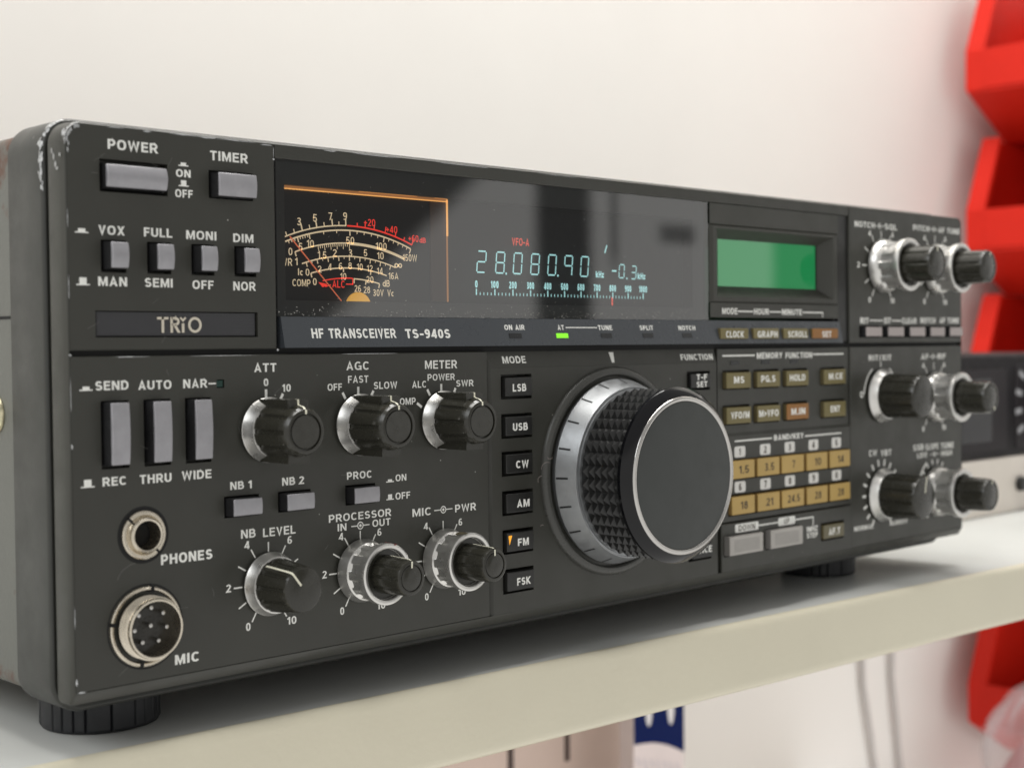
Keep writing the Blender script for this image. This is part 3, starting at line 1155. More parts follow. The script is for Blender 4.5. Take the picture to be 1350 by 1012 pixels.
def fat(pts, closed=False, t=.16, x=0.0, k=3.7, z0=84.25, y=.35, sx=1.0):
    for quad in stroke_polys(closed, pts, t, 0):
        q = [(22.65 + (x + p.x * sx) * k, z0 + p.y * k) for p in quad]
        mb.prism(q, y, .6)


fat([(0, .92), (.80, .92)], t=.15)
fat([(.40, 1), (.40, 0)], t=.17)
fat([(.08, 0), (.08, 1)], x=.96, t=.16)
fat([(.08, .92), (.36, .92)] + arc(.36, .72, .22, .20, 90, -90, 10) + [(.08, .52)], x=.96, t=.15)
fat([(.30, .50), (.62, 0)], x=.96, t=.17)
fat([(.08, 0), (.08, .60)], x=1.80, t=.17)
fat([(-.12, .97), (.08, .78), (.28, .97)], x=1.80, t=.12)
fat(arc(.48, .5, .42, .43, 0, 345, 23), True, x=2.28, t=.16)
P('badge_lettering', mb, TRIOMET, badge)

# ------------------------------------------------- sockets
mb = MB()
mb.lathe([(-.02, 6.7), (-.03, 5.6), (0.4, 5.2), (2.8, 3.4), (2.8, .5)], n=48, cap0=False, cap1=True)
jack = P('headphone_jack', mb, DARK, loc=(17.75, 0, 37.1), smooth=40)
mb = MB()
mb.lathe([(.6, 5.75), (-.55, 5.7), (-.75, 5.45), (-.75, 4.75), (-.55, 4.55), (-.9, 4.3), (-1.9, 4.15), (-2.2, 3.85), (-2.1, 3.45), (-1.2, 3.25), (2.5, 3.2)],
         n=64, cap0=False, cap1=False)
P('jack_nut', mb, NICKEL, jack, loc=(17.75, 0, 37.1), smooth=35)
mb = MB()
for a in (140, 315):
    A = rad(a)
    mb.box(-.3, .3, -.85, 0, 4.6, 5.75)
    n8 = 8
    for i in range(len(mb.v) - 8, len(mb.v)):
        x, y, z = mb.v[i]
        mb.v[i] = (x * cos(A) + z * sin(A), y, -x * sin(A) + z * cos(A))
P('nut_slot', mb, DARK, jack, loc=(17.75, 0, 37.1))
mb = MB()
mb.lathe([(-.02, 10.0), (-.02, 9.6), (1.5, 9.5), (1.5, 6.5)], n=56, cap0=False, cap1=True)
mic = P('microphone_socket', mb, DARK, loc=(18.0, 0, 15.6), smooth=40)
mb = MB()
mb.lathe([(.8, 9.4), (-.5, 9.35), (-.75, 9.1), (-.75, 8.65), (-.5, 8.45), (.6, 8.4)], n=72, cap0=False, cap1=False)
P('socket_flange', mb, NICKEL, mic, loc=(18.0, 0, 15.6), smooth=35)
mb = MB()
pr = [(-.6, 7.5)]
for i in range(9):
    y = -1.0 - i * .36
    pr += [(y, 7.45), (y - .18, 7.08)]
pr += [(-4.5, 7.1), (-4.9, 6.95), (-5.0, 6.7), (-4.9, 6.45), (-1.2, 6.3), (-.9, 6.3)]
mb.lathe(pr, n=72, cap0=False, cap1=False)
P('socket_barrel', mb, NICKEL, mic, loc=(18.0, 0, 15.6), smooth=35)
mb = MB()
mb.lathe([(-1.0, 6.35), (-1.0, .4)], n=48, cap0=False)
P('socket_insulator', mb, mat('insulator', (0.014, 0.012, 0.008), 0.22, bump=.4, bump_scale=500, var=.4), mic, loc=(18.0, 0, 15.6))
for x, z in ((17.33, 20.36), (20.46, 18.76), (21.35, 15.39), (19.15, 12.43), (14.93, 12.56), (12.91, 15.56), (14.04, 18.93), (17.11, 16.21)):
    mb = MB()
    mb.lathe([(-3.0, .22), (-2.9, .46), (-2.5, .55), (-.9, .55)], n=14)
    P('socket_pin', mb, CHROME, mic, loc=(x + .55, 0, z), smooth=50)
mb = MB()
for a in (10, 280, 190):
    A = rad(a)
    mb.box(-.45, .45, -.85, -.1, 8.15, 9.45)
    for i in range(len(mb.v) - 8, len(mb.v)):
        x, y, z = mb.v[i]
        mb.v[i] = (x * cos(A) + z * sin(A), y, -x * sin(A) + z * cos(A))
P('flange_slot', mb, DARK, mic, loc=(18.0, 0, 15.6))
mb = MB()
mb.box(38.55, 40.45, .35, 1.5, 70.95, 72.7)
P('indicator_lamp', mb, LEDTEAL, bevel=.15)

# ------------------------------------------------- small knobs
def flute(nf, depth, fins=None, rot=0.0, y_front=-99, sharp=0.6):
    """radius function: scooped flutes, optional pointer fins"""
    def rf(a, y, r):
        b = a - rad(rot)
        c = -cos(nf * b)
        k = ((c - .62) / .38) ** .5 if c > .62 else 0.0
        rr = r - depth * k
        if fins:
            fw, fr, fy = fins
            for c0 in (0, PI):
                d = abs((b - c0 + PI) % (2 * PI) - PI)
                if d < fw * 1.7 and y > fy:
                    # flat-topped block: distance to a straight top edge
                    target = fr / max(.5, cos(d))
                    q = min(1.0, max(0.0, (fw * 1.35 - d) / (fw * .3)))
                    rr = rr + (max(rr, target) - rr) * q
        return rr
    return rf


def pointer_line(mb, r_in, r_body, y_face, y_back, rot, w=.5):
    """white line over the front face and back along the body"""
    A = rad(rot)

    def tr(x, y, z):
        return (x * cos(A) + z * sin(A), y, -x * sin(A) + z * cos(A))
    mb.poly([tr(-w / 2, y_face - .04, r_in), tr(w / 2, y_face - .04, r_in), tr(w / 2, y_face - .04, r_body - .35), tr(-w / 2, y_face - .04, r_body - .35)])
    mb.poly([tr(-w / 2, y_face - .04, r_body - .35), tr(w / 2, y_face - .04, r_body - .35), tr(w / 2, y_face + .45, r_body + .08), tr(-w / 2, y_face + .45, r_body + .08)])
    mb.poly([tr(-w / 2, y_face + .45, r_body + .08), tr(w / 2, y_face + .45, r_body + .08), tr(w / 2, y_back, r_body + .12), tr(-w / 2, y_back, r_body + .12)])


def skirt(k, r0, r1, y0, y1, loc, m=ALU):
    mb = MB()
    mb.lathe([(-.15, r0 - 1.2), (y0 + .5, r0 - .35), (y0 + .2, r0), (y0 - .1, r0 + .03), (y0 - .25, r0 - .1), (y1, r1), (y1 - .1, r1 - .5)], n=72, cap0=False, cap1=False)
    return build('skirt', mb, m, k, loc=loc, smooth=28)


def selector_knob(x, z, rot=0):
    """black knob with two grip fins on a metal skirt"""
    loc = (x, 0, z)
    mb = MB()
    prof = [(-1.5, 6.9), (-4.0, 6.85), (-8, 6.6), (-12.6, 6.35), (-13.4, 6.3), (-13.45, 6.3), (-15.6, 5.9), (-16.5, 5.35), (-16.6, 5.1), (-16.6, 4.55), (-16.0, 4.45), (-16.0, 4.2)]
    mb.lathe(prof, n=300, rf=flute_front(10, .55, (.36, 7.75, -13.42), rot, -14.4), cap0=False, cap1=True)
    k = P('selector_knob', mb, KNOB, loc=loc, smooth=32)
    skirt(k, 8.15, 7.05, -1.2, -4.4, loc)
    mb = MB()
    mb.lathe([(-15.8, 4.2), (-16.35, 4.15), (-16.5, 4.0), (-16.5, .3)], n=48, cap0=False)
    build('cap_disc', mb, KNOB, k, loc=loc, smooth=30)
    mb = MB()
    A = rad(rot)
    w = .55
    for q in ([(-w / 2, -16.66, 4.3), (w / 2, -16.66, 4.3), (w / 2, -16.66, 5.2), (-w / 2, -16.66, 5.2)],
              [(-w / 2, -16.66, 5.2), (w / 2, -16.66, 5.2), (w / 2, -15.5, 6.05), (-w / 2, -15.5, 6.05)],
              [(-w / 2, -15.5, 6.05), (w / 2, -15.5, 6.05), (w / 2, -13.52, 6.5), (-w / 2, -13.52, 6.5)],
              [(-w / 2, -13.52, 6.4), (w / 2, -13.52, 6.4), (w / 2, -13.5, 7.8), (-w / 2, -13.5, 7.8)],
              [(-w / 2, -13.5, 7.8), (w / 2, -13.5, 7.8), (w / 2, -12.4, 7.82), (-w / 2, -12.4, 7.82)]):
        mb.poly([(px * cos(A) + pz * sin(A), py, -px * sin(A) + pz * cos(A)) for px, py, pz in q])
    build('pointer_line', mb, mat('knob_line', (0.78, 0.76, 0.62), 0.5), k, loc=loc)
    return k


def flute_front(nf, depth, fins, rot, y_round):
    """fluted body whose last millimetres turn into a plain round nose"""
    base = flute(nf, depth, fins, rot)

    def rf(a, y, r):
        if y < y_round:
            return r
        return base(a, y, r)
    return rf


KX = [52.75, 81.95, 111.25]
for x in KX:
    selector_knob(x, 60.0)


def plain_knob(x, z, rot, s=1.0, depth=14.8, r0=6.95, name='level_knob', line=True, sk=7.95, rf_=5.35, fr=11):
    """fluted tapering black knob on a metal skirt"""
    loc = (x, 0, z)
    mb = MB()
    L_ = depth
    prof = [(-1.4, r0), (-3.2, r0 - .1), (-L_ * .45, r0 - .45), (-L_ + 2.3, rf_ + .5), (-L_ + .7, rf_ + .28), (-L_ + .15, rf_ + .05), (-L_, rf_ - .25), (-L_ - .02, .4)]
    mb.lathe(prof, n=264, rf=flute_front(fr, .5 * s, None, rot, -L_ + 1.0), cap0=False)
    k = P(name, mb, KNOB, loc=loc, smooth=32)
    skirt(k, sk, r0 + .12, -1.1, -4.0, loc)
    if line:
        mb = MB()
        A = rad(rot)
        w_ = .27 * s
        path = [(-L_ - .06, 1.4 * s), (-L_ - .06, rf_ - .25), (-L_ + .1, rf_ + .1), (-L_ + .65, rf_ + .34), (-L_ + 2.25, rf_ + .57), (-L_ * .45, r0 - .38), (-L_ * .33, r0 - .25)]
        for (ya, ra_), (yb, rb_) in zip(path, path[1:]):
            mb.poly([(px * cos(A) + pz * sin(A), py, -px * sin(A) + pz * cos(A)) for px, py, pz in
                     ((-w_, ya, ra_), (w_, ya, ra_), (w_, yb, rb_), (-w_, yb, rb_))])
        # follow the taper of the body
        build('pointer_line', mb, mat('knob_line', (0, 0, 0)), k, loc=loc)
    return k


plain_knob(KX[0], 21.5, -38)


def dual_knob(x, z, rot, s=1.0, big=8.35, ym=-11.6, yf=-20.8, loc_y=0, spot=None, rin=6.3, rf_=4.45, rb=7.2):
    """bright outer ring knob with a black knob in front of it"""
    loc = (x, 0, z)
    mb = MB()
    mb.lathe([(-.1, big - 1.2), (-.55, big - .3), (-.9, big), (-1.2, big), (-3.9, rb + .45), (-4.25, rb + .1), (-4.8, rb), (ym + 3.3, rb), (ym + 2.6, rb + .7), (ym + .8, rb + .85), (ym + .3, rb + .75), (ym + .02, rb + .35), (ym, rb), (ym + .12, rin + .5), (ym + .4, rin + .25), (ym + 1.6, rin + .25), (ym + 1.6, rin - 1.5)],
             n=260, rf=ring_flute(10, .45 * s, -4.5, ym + 3.2), cap0=False, cap1=False)
    k = P('dual_knob', mb, ALU, loc=loc, smooth=30)
    mb = MB()
    prof = [(ym + 1.6, rf_ + .55), (ym - .5, rf_ + .5), (yf + 2.4, rf_ + .25), (yf + .7, rf_ + .15), (yf + .15, rf_ - .05), (yf, rf_ - .3), (yf, rf_ - .95), (yf + .5, rf_ - 1.05), (yf + .5, rf_ - 1.2)]
    mb.lathe(prof, n=240, rf=flute_front(10, .36 * s, None, rot, yf + 1.2), cap0=False)
    mb.lathe([(ym + 1.55, rin + .2), (ym + 1.55, rf_ - .5)], n=48, cap0=False, cap1=False)
    c = build('inner_knob', mb, KNOB, k, loc=loc, smooth=32)
    mb = MB()
    mb.lathe([(yf + .4, rf_ - 1.2), (yf + .12, rf_ - 1.25), (yf + .05, rf_ - 1.4), (yf + .05, .3)], n=40, cap0=False)
    build('cap_disc', mb, KNOB, k, loc=loc, smooth=30)
    mb = MB()
    A = rad(rot)
    w = .5 * s

    def tr(px, py, pz):
        return (px * cos(A) + pz * sin(A), py, -px * sin(A) + pz * cos(A))
    zb = rf_ + .5
    for q in ([(-w / 2, yf - .04, rf_ - 1.9), (w / 2, yf - .04, rf_ - 1.9), (w / 2, yf - .04, rf_ - .3), (-w / 2, yf - .04, rf_ - .3)],
              [(-w / 2, yf - .04, rf_ - .3), (w / 2, yf - .04, rf_ - .3), (w / 2, yf + .7, rf_ + .2), (-w / 2, yf + .7, rf_ + .2)],
              [(-w / 2, yf + .7, rf_ + .2), (w / 2, yf + .7, rf_ + .2), (w / 2, yf + 2.4, rf_ + .3), (-w / 2, yf + 2.4, rf_ + .3)],
              [(-w / 2, yf + 2.4, rf_ + .3), (w / 2, yf + 2.4, rf_ + .3), (w / 2, ym - .6, zb + .06), (-w / 2, ym - .6, zb + .06)]):
        mb.poly([tr(*v) for v in q])
    build('pointer_line', mb, mat('knob_line', (0, 0, 0)), k, loc=loc)
    if spot:
        mb = MB()
        A = rad(spot[0])
        yy = (-3.6, ym + .2)
        pts = []
        flake(mb, 0, (ym + 1.9), 1.6, 2.4, seed=3, tf=lambda u_, v_: ((u_ * cos(A) + (rb + .9) * sin(A)), v_, (-u_ * sin(A) + (rb + .9) * cos(A))))
        build('mark', mb, spot[1], k, loc=loc)
    return k


def ring_flute(nf, depth, ya, yb):
    def rf(a, y, r):
        if ya >= y >= yb:
            c = cos(nf * a + .4)
            return r - (depth * ((c + .1) / 1.1) ** .4 if c > -.1 else 0)
        return r
    return rf


dual_knob(KX[1], 21.5, 2, spot=(18, mat('red_paint', (0.55, 0.06, 0.04), 0.4)))
dual_knob(KX[2], 21.5, 0, spot=(-14, mat('pit_dark', (0.10, 0.085, 0.05), 0.5)))
# right hand side
dual_knob(339.3, 109.9, 0, s=1.35, big=10.4, ym=-13.0, yf=-24.0, rin=7.9, rf_=6.4, rb=9.2)
dual_knob(379.9, 109.9, 12, s=1.35, big=10.2, ym=-12.5, yf=-23.5, rin=7.9, rf_=6.2, rb=9.0)
plain_knob(338.5, 59.8, 0, s=1.3, depth=18.5, r0=8.8, sk=10.3, rf_=7.7, line=False)
dual_knob(378.6, 58.2, 150, s=1.35, big=10.2, ym=-13.0, yf=-25.0, rin=7.4, rf_=6.0, rb=9.0)
plain_knob(338.6, 21.4, 12, s=1.3, depth=18.5, r0=8.8, sk=10.3, rf_=7.7)
dual_knob(379.2, 19.6, 10, s=1.35, big=10.2, ym=-13.0, yf=-24.5, rin=7.6, rf_=6.2, rb=9.0)

# ------------------------------------------------- main tuning knob
TC = (182.7, 0, 41.1)
mb = MB()
mb.lathe([(0.6, 32.6), (-.5, 32.5), (-1.3, 31.9), (-1.7, 31.0), (-1.6, 30.2), (-1.1, 29.7), (1.2, 29.4), (1.4, 27.0)], n=128, cap0=False, cap1=False)
tk = P('tuning_knob', mb, mat('ring_paint', (0.05, 0.05, 0.045), 0.3, bump=.1, bump_scale=2000, var=.08, dust=.06), loc=TC, smooth=35)
mb = MB()
mb.lathe([(1.0, 27.2), (-1.8, 28.7), (-2.4, 28.75), (-8.2, 26.55), (-8.7, 26.35), (-8.75, 26.1), (-8.4, 25.9), (-8.5, 25.6), (-9.3, 25.5), (-9.5, 24.6)], n=128, cap0=False, cap1=False)
build('silver_dial', mb, DIAL, tk, loc=TC, smooth=25)
mb = MB()
for i in range(20):
    a = 2 * PI * i / 20 + rad(-.5)
    da = .0105

    def dp(ang, y):
        r = 28.75 + (y + 2.4) / (-8.2 + 2.4) * (26.55 - 28.75) + .04
        return (r * sin(ang), y, r * cos(ang))
    ya, yb = -2.6, -6.2
    mb.poly([dp(a - da, ya), dp(a + da, ya), dp(a + da, yb), dp(a - da, yb)])
build('dial_graduations', mb, DARK, tk, loc=TC)
mb = MB()
for q, (x, z, r_, a0, a1) in enumerate([(-31.5, 3.0, 2.4, 60, 190), (-30.2, 6.4, 1.2, 200, 330), (-33.5, -.5, 2.0, 100, 200), (-34, -14, .5, 0, 200)]):
    pts = arc(x, z, r_, r_ * .7, a0, a1, 8)
    mb.tube([(px, -1.75 - .2 * q * .1, pz) for px, pz in pts], .05, 5)
build('lint_fibre', mb, mat('lint', (0.35, 0.30, 0.28), .9), tk, loc=TC)
# rubber sleeve with pyramid knurling
mb = MB()
NA, NY = 40, 6
y0, y1 = -9.6, -24.6
RB, RT = 24.6, 26.0
for i in range(NA):
    a0, a1 = 2 * PI * i / NA, 2 * PI * (i + 1) / NA
    for j in range(NY):
        ya = y0 + (y1 - y0) * j / NY
        yb = y0 + (y1 - y0) * (j + 1) / NY
        am, ym = (a0 + a1) / 2, (ya + yb) / 2
        q = mb.add([(RB * sin(a0), ya, RB * cos(a0)), (RB * sin(a1), ya, RB * cos(a1)), (RB * sin(a1), yb, RB * cos(a1)), (RB * sin(a0), yb, RB * cos(a0)),
                    (RT * sin(am), ym, RT * cos(am))])
        for s in range(4):
            mb.f.append([q[s], q[(s + 1) % 4], q[4]])
build('rubber_grip', mb, RUBBER, tk, loc=TC)
mb = MB()
mb.lathe([(-24.3, 24.6), (-24.5, 25.9), (-24.9, 26.35), (-26.0, 26.45), (-26.4, 26.2), (-28.2, 24.2), (-28.4, 23.6), (-28.3, 23.2)], n=128, cap0=False, cap1=False)
build('front_flange', mb, GLOSSB, tk, loc=TC, smooth=30)
mb = MB()
mb.lathe([(-28.2, 23.7), (-28.75, 23.5), (-29.0, 23.05), (-28.9, 22.5), (-28.6, 22.2), (-28.3, 22.1)], n=128, cap0=False, cap1=False)
build('chrome_ring', mb, CHROME, tk, loc=TC, smooth=50)
mb = MB()
mb.lathe([(-28.2, 22.3), (-28.55, 22.0), (-28.6, 21.7), (-28.6, .5)], n=96, cap0=False)
build('front_disc', mb, DISC, tk, loc=TC, smooth=30)

# ------------------------------------------------- display window
mb = MB()
mb.poly([(57.0, 0.75, 88.4), (232.3, 0.75, 88.4), (232.3, 0.75, 128.0), (57.0, 0.75, 128.0)])
win = P('display_window', mb, GLASS, recalc=False)
mb = MB()      # dust gathered along the foot of the window and in the groove below the strip
for q in range(560):
    r = random.Random(7000 + q)
    if q < 300 or q > 430:
        x, z, y = r.uniform(57.5, 231), 88.5 + abs(r.gauss(0, 1.7)), .70 - .0001 * q
    else:
        x, z, y = r.uniform(57.5, 231), r.uniform(89, 127), .70 - .0001 * q
    s_ = r.uniform(.05, .15) if q < 300 else r.uniform(.04, .09)
    flake(mb, x, z, s_ * r.uniform(.7, 1.8), s_, y=y, n=6, seed=q)
du = build('dust', mb, mat('dust_grey', (0.55, 0.54, 0.50), .9), win)
du['kind'] = 'stuff'
mb = MB()      # mask behind the glass: a frame with an opening
o = (56.6, 232.6, 87.9, 128.4)
iw = (61.34, 226.77, 92.58, 122.02)
A_ = mb.add([(o[0], 2.6, o[2]), (o[1], 2.6, o[2]), (o[1], 2.6, o[3]), (o[0], 2.6, o[3])])
B_ = mb.add([(iw[0], 3.0, iw[2]), (iw[1], 3.0, iw[2]), (iw[1], 3.0, iw[3]), (iw[0], 3.0, iw[3])])
C_ = mb.add([(iw[0], 7.5, iw[2]), (iw[1], 7.5, iw[2]), (iw[1], 7.5, iw[3]), (iw[0], 7.5, iw[3])])
for k in range(4):
    j = (k + 1) % 4
    mb.f.append([A_[k], A_[j], B_[j], B_[k]])
    mb.f.append([B_[k], B_[j], C_[j], C_[k]])
build('window_mask', mb, DMASK, win)
mb = MB()
mb.box(56.6, 235, 7.5, 8.0, 88, 128.3)
build('display_backing', mb, DBACK, win)

# ------------------------------------------------- analogue meter (behind the window)
MY = 5.0
mb = MB()
mb.box(58.0, 113.6, MY, MY + .6, 91.5, 121.4)
meter = P('analogue_meter', mb, METERB)
mb = MB()
mb.box(62.4, 80.0, 4.2, 4.6, 122.05, 122.35)
mb.box(86.5, 107.0, 4.2, 4.6, 122.0, 122.28)
mb.box(62.4, 118.2, 4.2, 4.6, 121.05, 121.3)
mb.box(113.5, 118.4, 4.2, 4.6, 122.0, 122.3)
mb.box(117.9, 118.3, 4.2, 4.6, 111.5, 121.8)
build('amber_rim', mb, AMBER, meter)
mb = MB()
mb.box(62.4, 117.8, 4.45, 4.9, 121.3, 122.0)
mb.box(117.9, 118.25, 4.3, 4.7, 93, 111.5)
build('amber_edge', mb, AMBERDIM, meter)
mb = MB()
mb.box(111.8, 112.3, 4.3, 4.9, 93, 121.0)
mb.box(112.4, 117.7, 4.8, 4.95, 93, 120.9)
build('clear_edge', mb, mat('edge_brown', (0.10, 0.06, 0.042), 0.3), meter)
MC = (83.6, 53.5)
yM = MY - .05


def mp(r, a):
    """point on the meter face: radius from the scale centre, angle from straight up"""
    return (MC[0] + r * sin(rad(a)), MC[1] + r * cos(rad(a)))


def marc(mb, r, a0, a1, w):
    ring(mb, MC[0], MC[1], r - w / 2, r + w / 2, a0, a1, n=30, y=yM)


def mtick(mb, a, r0, r1, w=.35):
    x0_, z0_ = mp(r0, a)
    x1_, z1_ = mp(r1, a)
    line(mb, x0_, z0_, x1_, z1_, w, y=yM - .005)


mb = MB()
marc(mb, 59.2, -21.5, -1, .35)
for a, big in ((-20.0, 0), (-17.5, 0), (-15.0, 1), (-12.6, 0), (-10.4, 1), (-8, 0), (-5.4, 1), (-3.3, 0), (-1.1, 1)):
    mtick(mb, a, 59.2, 61.0 if big else 60.3, .4 if big else .3)
for s, x0_, x1_, z_ in (('3', 66.6, 67.9, 112.0), ('5', 71.7, 73.0, 113.2), ('7', 76.8, 78.0, 113.9), ('9', 81.6, 82.9, 114.2)):
    text(mb, s, x0_, x1_, z_, 2.0, y=yM, t=.14)
marc(mb, 58.0, -21.0, 21.6, .4)
for a, big in [(-20, 0), (-19, 0), (-18, 0), (-17, 1), (-16.2, 0), (-15.4, 0), (-14.6, 0), (-13.8, 0), (-13.2, 1), (-8.5, 0), (-4.2, 0), (.2, 1), (2.6, 0), (5, 0), (7.5, 0), (9.7, 0), (11.9, 1), (13.6, 0), (15.3, 0), (17, 0), (18.7, 0), (20.2, 0), (21.6, 1)]:
    mtick(mb, a, 58.0, 56.6 if big else 57.2, .35 if big else .25)
for s, x0_, x1_, z_ in (('0', 63.8, 65.0, 104.2), ('5', 67.0, 68.2, 105.6), ('10', 69.6, 71.9, 106.5), ('50', 82.5, 85.2, 107.9), ('100', 92.6, 96.4, 106.8), ('150W', 102.1, 107.2, 104.0)):
    text(mb, s, x0_, x1_, z_, 1.9, y=yM, t=.14)
marc(mb, 54.6, -19.0, 0, .35)
marc(mb, 54.5, 0, 20.4, .75)
for i in range(16):
    mtick(mb, -11.0 + i * .73, 54.6, 53.7 if i % 3 else 53.0, .22)
mtick(mb, -19, 54.6, 53.4)
for s, x0_, x1_, z_ in (('WR', 61.4, 64.9, 101.5), ('1', 65.8, 66.6, 101.7), ('1.5', 73.1, 75.9, 103.7), ('2', 78.0, 79.3, 104.4), ('3', 83.2, 84.5, 104.6), ('5', 88.4, 89.6, 104.8), ('10', 93.0, 95.3, 104.2)):
    text(mb, s, x0_, x1_, z_, 1.9, y=yM, t=.14)
text(mb, '~', 99.0, 101.8, 101.9, 2.0, y=yM, t=.15)
marc(mb, 51.1, -17.8, 18.0, .35)
for i in range(17):
    a = -16.2 + i * (16.0 + 16.2) / 16
    mtick(mb, a, 51.1, 49.9 if i % 2 == 0 else 50.4, .3 if i % 2 == 0 else .22)
for s, x0_, x1_, z_ in (('0', 69.1, 70.3, 99.1), ('2', 73.0, 74.2, 100.0), ('4', 76.4, 77.6, 100.7), ('6', 79.9, 81.1, 101.0), ('8', 83.1, 84.3, 101.2), ('10', 86.0, 88.0, 101.0), ('12', 89.4, 91.4, 100.7), ('14', 92.9, 94.9, 100.1), ('16A', 96.9, 100.4, 98.9)):
    text(mb, s, x0_, x1_, z_, 1.8, y=yM, t=.14)
text(mb, 'I', 66.7, 67.0, 99.1, 1.8, y=yM, t=.17)
text(mb, 'c', 67.3, 68.3, 99.1, 1.8, y=yM, t=.17)
marc(mb, 48.0, -15.5, 15.3, .35)
for a in (-15.5, -2.6, 8.6):
    mtick(mb, a, 48.0, 46.9, .4)
for s, x0_, x1_, z_ in (('COMP', 64.9, 70.6, 96.3), ('0', 71.4, 72.6, 96.7), ('10', 80.4, 82.4, 98.3), ('20', 89.2, 91.6, 97.7), ('d', 94.8, 95.9, 96.8), ('B', 96.1, 97.3, 96.8)):
    text(mb, s, x0_, x1_, z_, 1.8, y=yM, t=.14)
marc(mb, 45.2, 1.6, 12.9, .35)
for a in (1.8, 6.9, 12.9):
    mtick(mb, a, 45.2, 44.0, .35)
for s, x0_, x1_, z_ in (('26', 85.1, 87.3, 95.2), ('28', 88.2, 90.4, 94.9), ('30V', 91.4, 95.1, 94.2), ('V', 96.4, 97.6, 94.2)):
    text(mb, s, x0_, x1_, z_, 1.8, y=yM, t=.14)
text(mb, 'c', 97.8, 98.7, 94.2, 1.8, y=yM, t=.17)
build('scale_print', mb, GOLDINK, meter)
mb = MB()
marc(mb, 59.2, -.7, 21.6, .4)
for a, big in ((2.6, 0), (5.2, 1), (8.2, 0), (12.0, 1), (15.5, 0), (18.6, 0), (21.6, 1)):
    mtick(mb, a, 59.2, 60.9 if big else 60.2, .35)
for s, x0_, x1_, z_ in (('+20', 88.6, 92.5, 113.0), ('+40', 96.3, 100.2, 111.5), ('+60', 104.2, 107.8, 109.4), ('d', 108.2, 109.2, 109.3), ('B', 109.4, 110.5, 109.3)):
    text(mb, s, x0_, x1_, z_, 1.9 if len(s) > 1 else 1.4, y=yM, t=.14)
marc(mb, 45.3, -11.5, 1.1, .3)
mb.poly([(75.9, yM, 97.1), (73.2, yM, 97.5), (74.5, yM, 96.2), (76.0, yM, 96.7)][::-1])
line(mb, 84.6, 98.8, 84.5, 97.2, .35, y=yM)
line(mb, 75.4, 96.4, 77.2, 96.9, .3, y=yM)
line(mb, 82.2, 97.2, 84.6, 97.2, .3, y=yM)
text(mb, 'ALC', 77.7, 81.9, 96.2, 1.9, y=yM, t=.14)
build('red_marking', mb, REDINK, meter)
mb = MB()
pts = [(86.0 + 4.2 * cos(rad(a)), 90.9 + 4.2 * sin(rad(a))) for a in range(20, 172, 8)]
mb.prism(pts, 4.2, 4.9)
build('hub_cover', mb, HUB, meter)
mb = MB()
line(mb, 79.7, 92.9, 63.6, 108.9, .32, y=4.0)
mb.tube([(79.9, 4.0, 92.7), (63.7, 4.0, 108.9)], .14, 6)
build('needle', mb, NEEDLE, meter)

# ------------------------------------------------- digital readout (behind the window)
DY = 5.5
SEG = {'0': 'abcdef', '1': 'bc', '2': 'abged', '3': 'abgcd', '8': 'abcdefg', '9': 'abcfg', '-': 'g'}


def digit(mb, ch, x, z, w, h, sl=.10, t=.55):
    """seven separate leaning bars"""
    def tr(px, pz):
        return (x + px + sl * pz, z + pz)
    g = .22
    m_ = h / 2
    segs = {'a': ((g, h), (w - g, h)), 'g': ((g, m_), (w - g, m_)), 'd': ((g, 0), (w - g, 0)),
            'b': ((w, m_ + g), (w, h - g)), 'c': ((w, g), (w, m_ - g)), 'f': ((0, m_ + g), (0, h - g)), 'e': ((0, g), (0, m_ - g))}
    for s in SEG[ch]:
        (ax, az), (bx, bz) = segs[s]
        p, q = tr(ax, az), tr(bx, bz)
        line(mb, p[0], p[1], q[0], q[1], t, y=DY)


mb = MB()
xs = [125.2, 132.6, 139.7, 146.9, 154.1, 161.2, 168.4]
for ch, x in zip('2808090', xs):
    digit(mb, ch, ((x) * 1.01819 + 2.851), 101.80, 3.35, 6.1, t=.42)  # positions from image pixels, scaled about the camera to readout depth
for x in (136.6, 158.2):
    rect(mb, ((x) * 1.01819 + 2.851), ((x) * 1.01819 + 2.851) + .6, 101.39, 101.39 + .6, y=DY)
line(mb, 185.72, 109.33, 186.74, 111.88, .5, y=DY)
rect(mb, 189.08, 191.22, 103.63, 104.14, y=DY)
digit(mb, '0', 192.34, 101.80, 2.4, 4.2, t=.36)
digit(mb, '3', 198.24, 101.60, 2.3, 4.1, t=.36)
rect(mb, 195.90, 196.51, 101.39, 101.90, y=DY)
for x0_ in (175.4, 195.1):
    for s, a, b in (('k', 0, 1.1), ('H', 1.35, 2.5), ('z', 2.7, 3.7)):
        text(mb, s, ((x0_ + a) * 1.01819 + 2.851), ((x0_ + b) * 1.01819 + 2.851), 101.60, 2.0, y=DY, t=.2)
rd = P('digital_readout', mb, CYAN)
mb = MB()
for i in range(11):
    x = ((125.0 + 7.27 * i) * 1.01819 + 2.851)
    s = str(i * 100)
    w = {1: 1.0, 3: 3.1, 4: 3.9}[len(s)]
    text(mb, s, x - w / 2, x + w / 2, 97.32, 2.1, y=DY, t=.22)
    rect(mb, x - .22, x + .22, 95.18, 97.01, y=DY)
    if i < 10:
        for j in range(1, 5):
            xx = x + 7.27 * 1.018 * j / 5
            rect(mb, xx - .14, xx + .14, 95.18, 96.00, y=DY)
build('frequency_scale', mb, CYAN, rd)
mb = MB()
text(mb, 'VFO-A', 144.79, 151.91, 110.15, 2.2, y=DY, t=.16)
rect(mb, 188.72, 189.33, 92.94, 95.49, y=DY)
build('red_segments', mb, DRED, rd)

# ------------------------------------------------- name strip under the window
STZ0, STZ1 = 80.4, 88.3


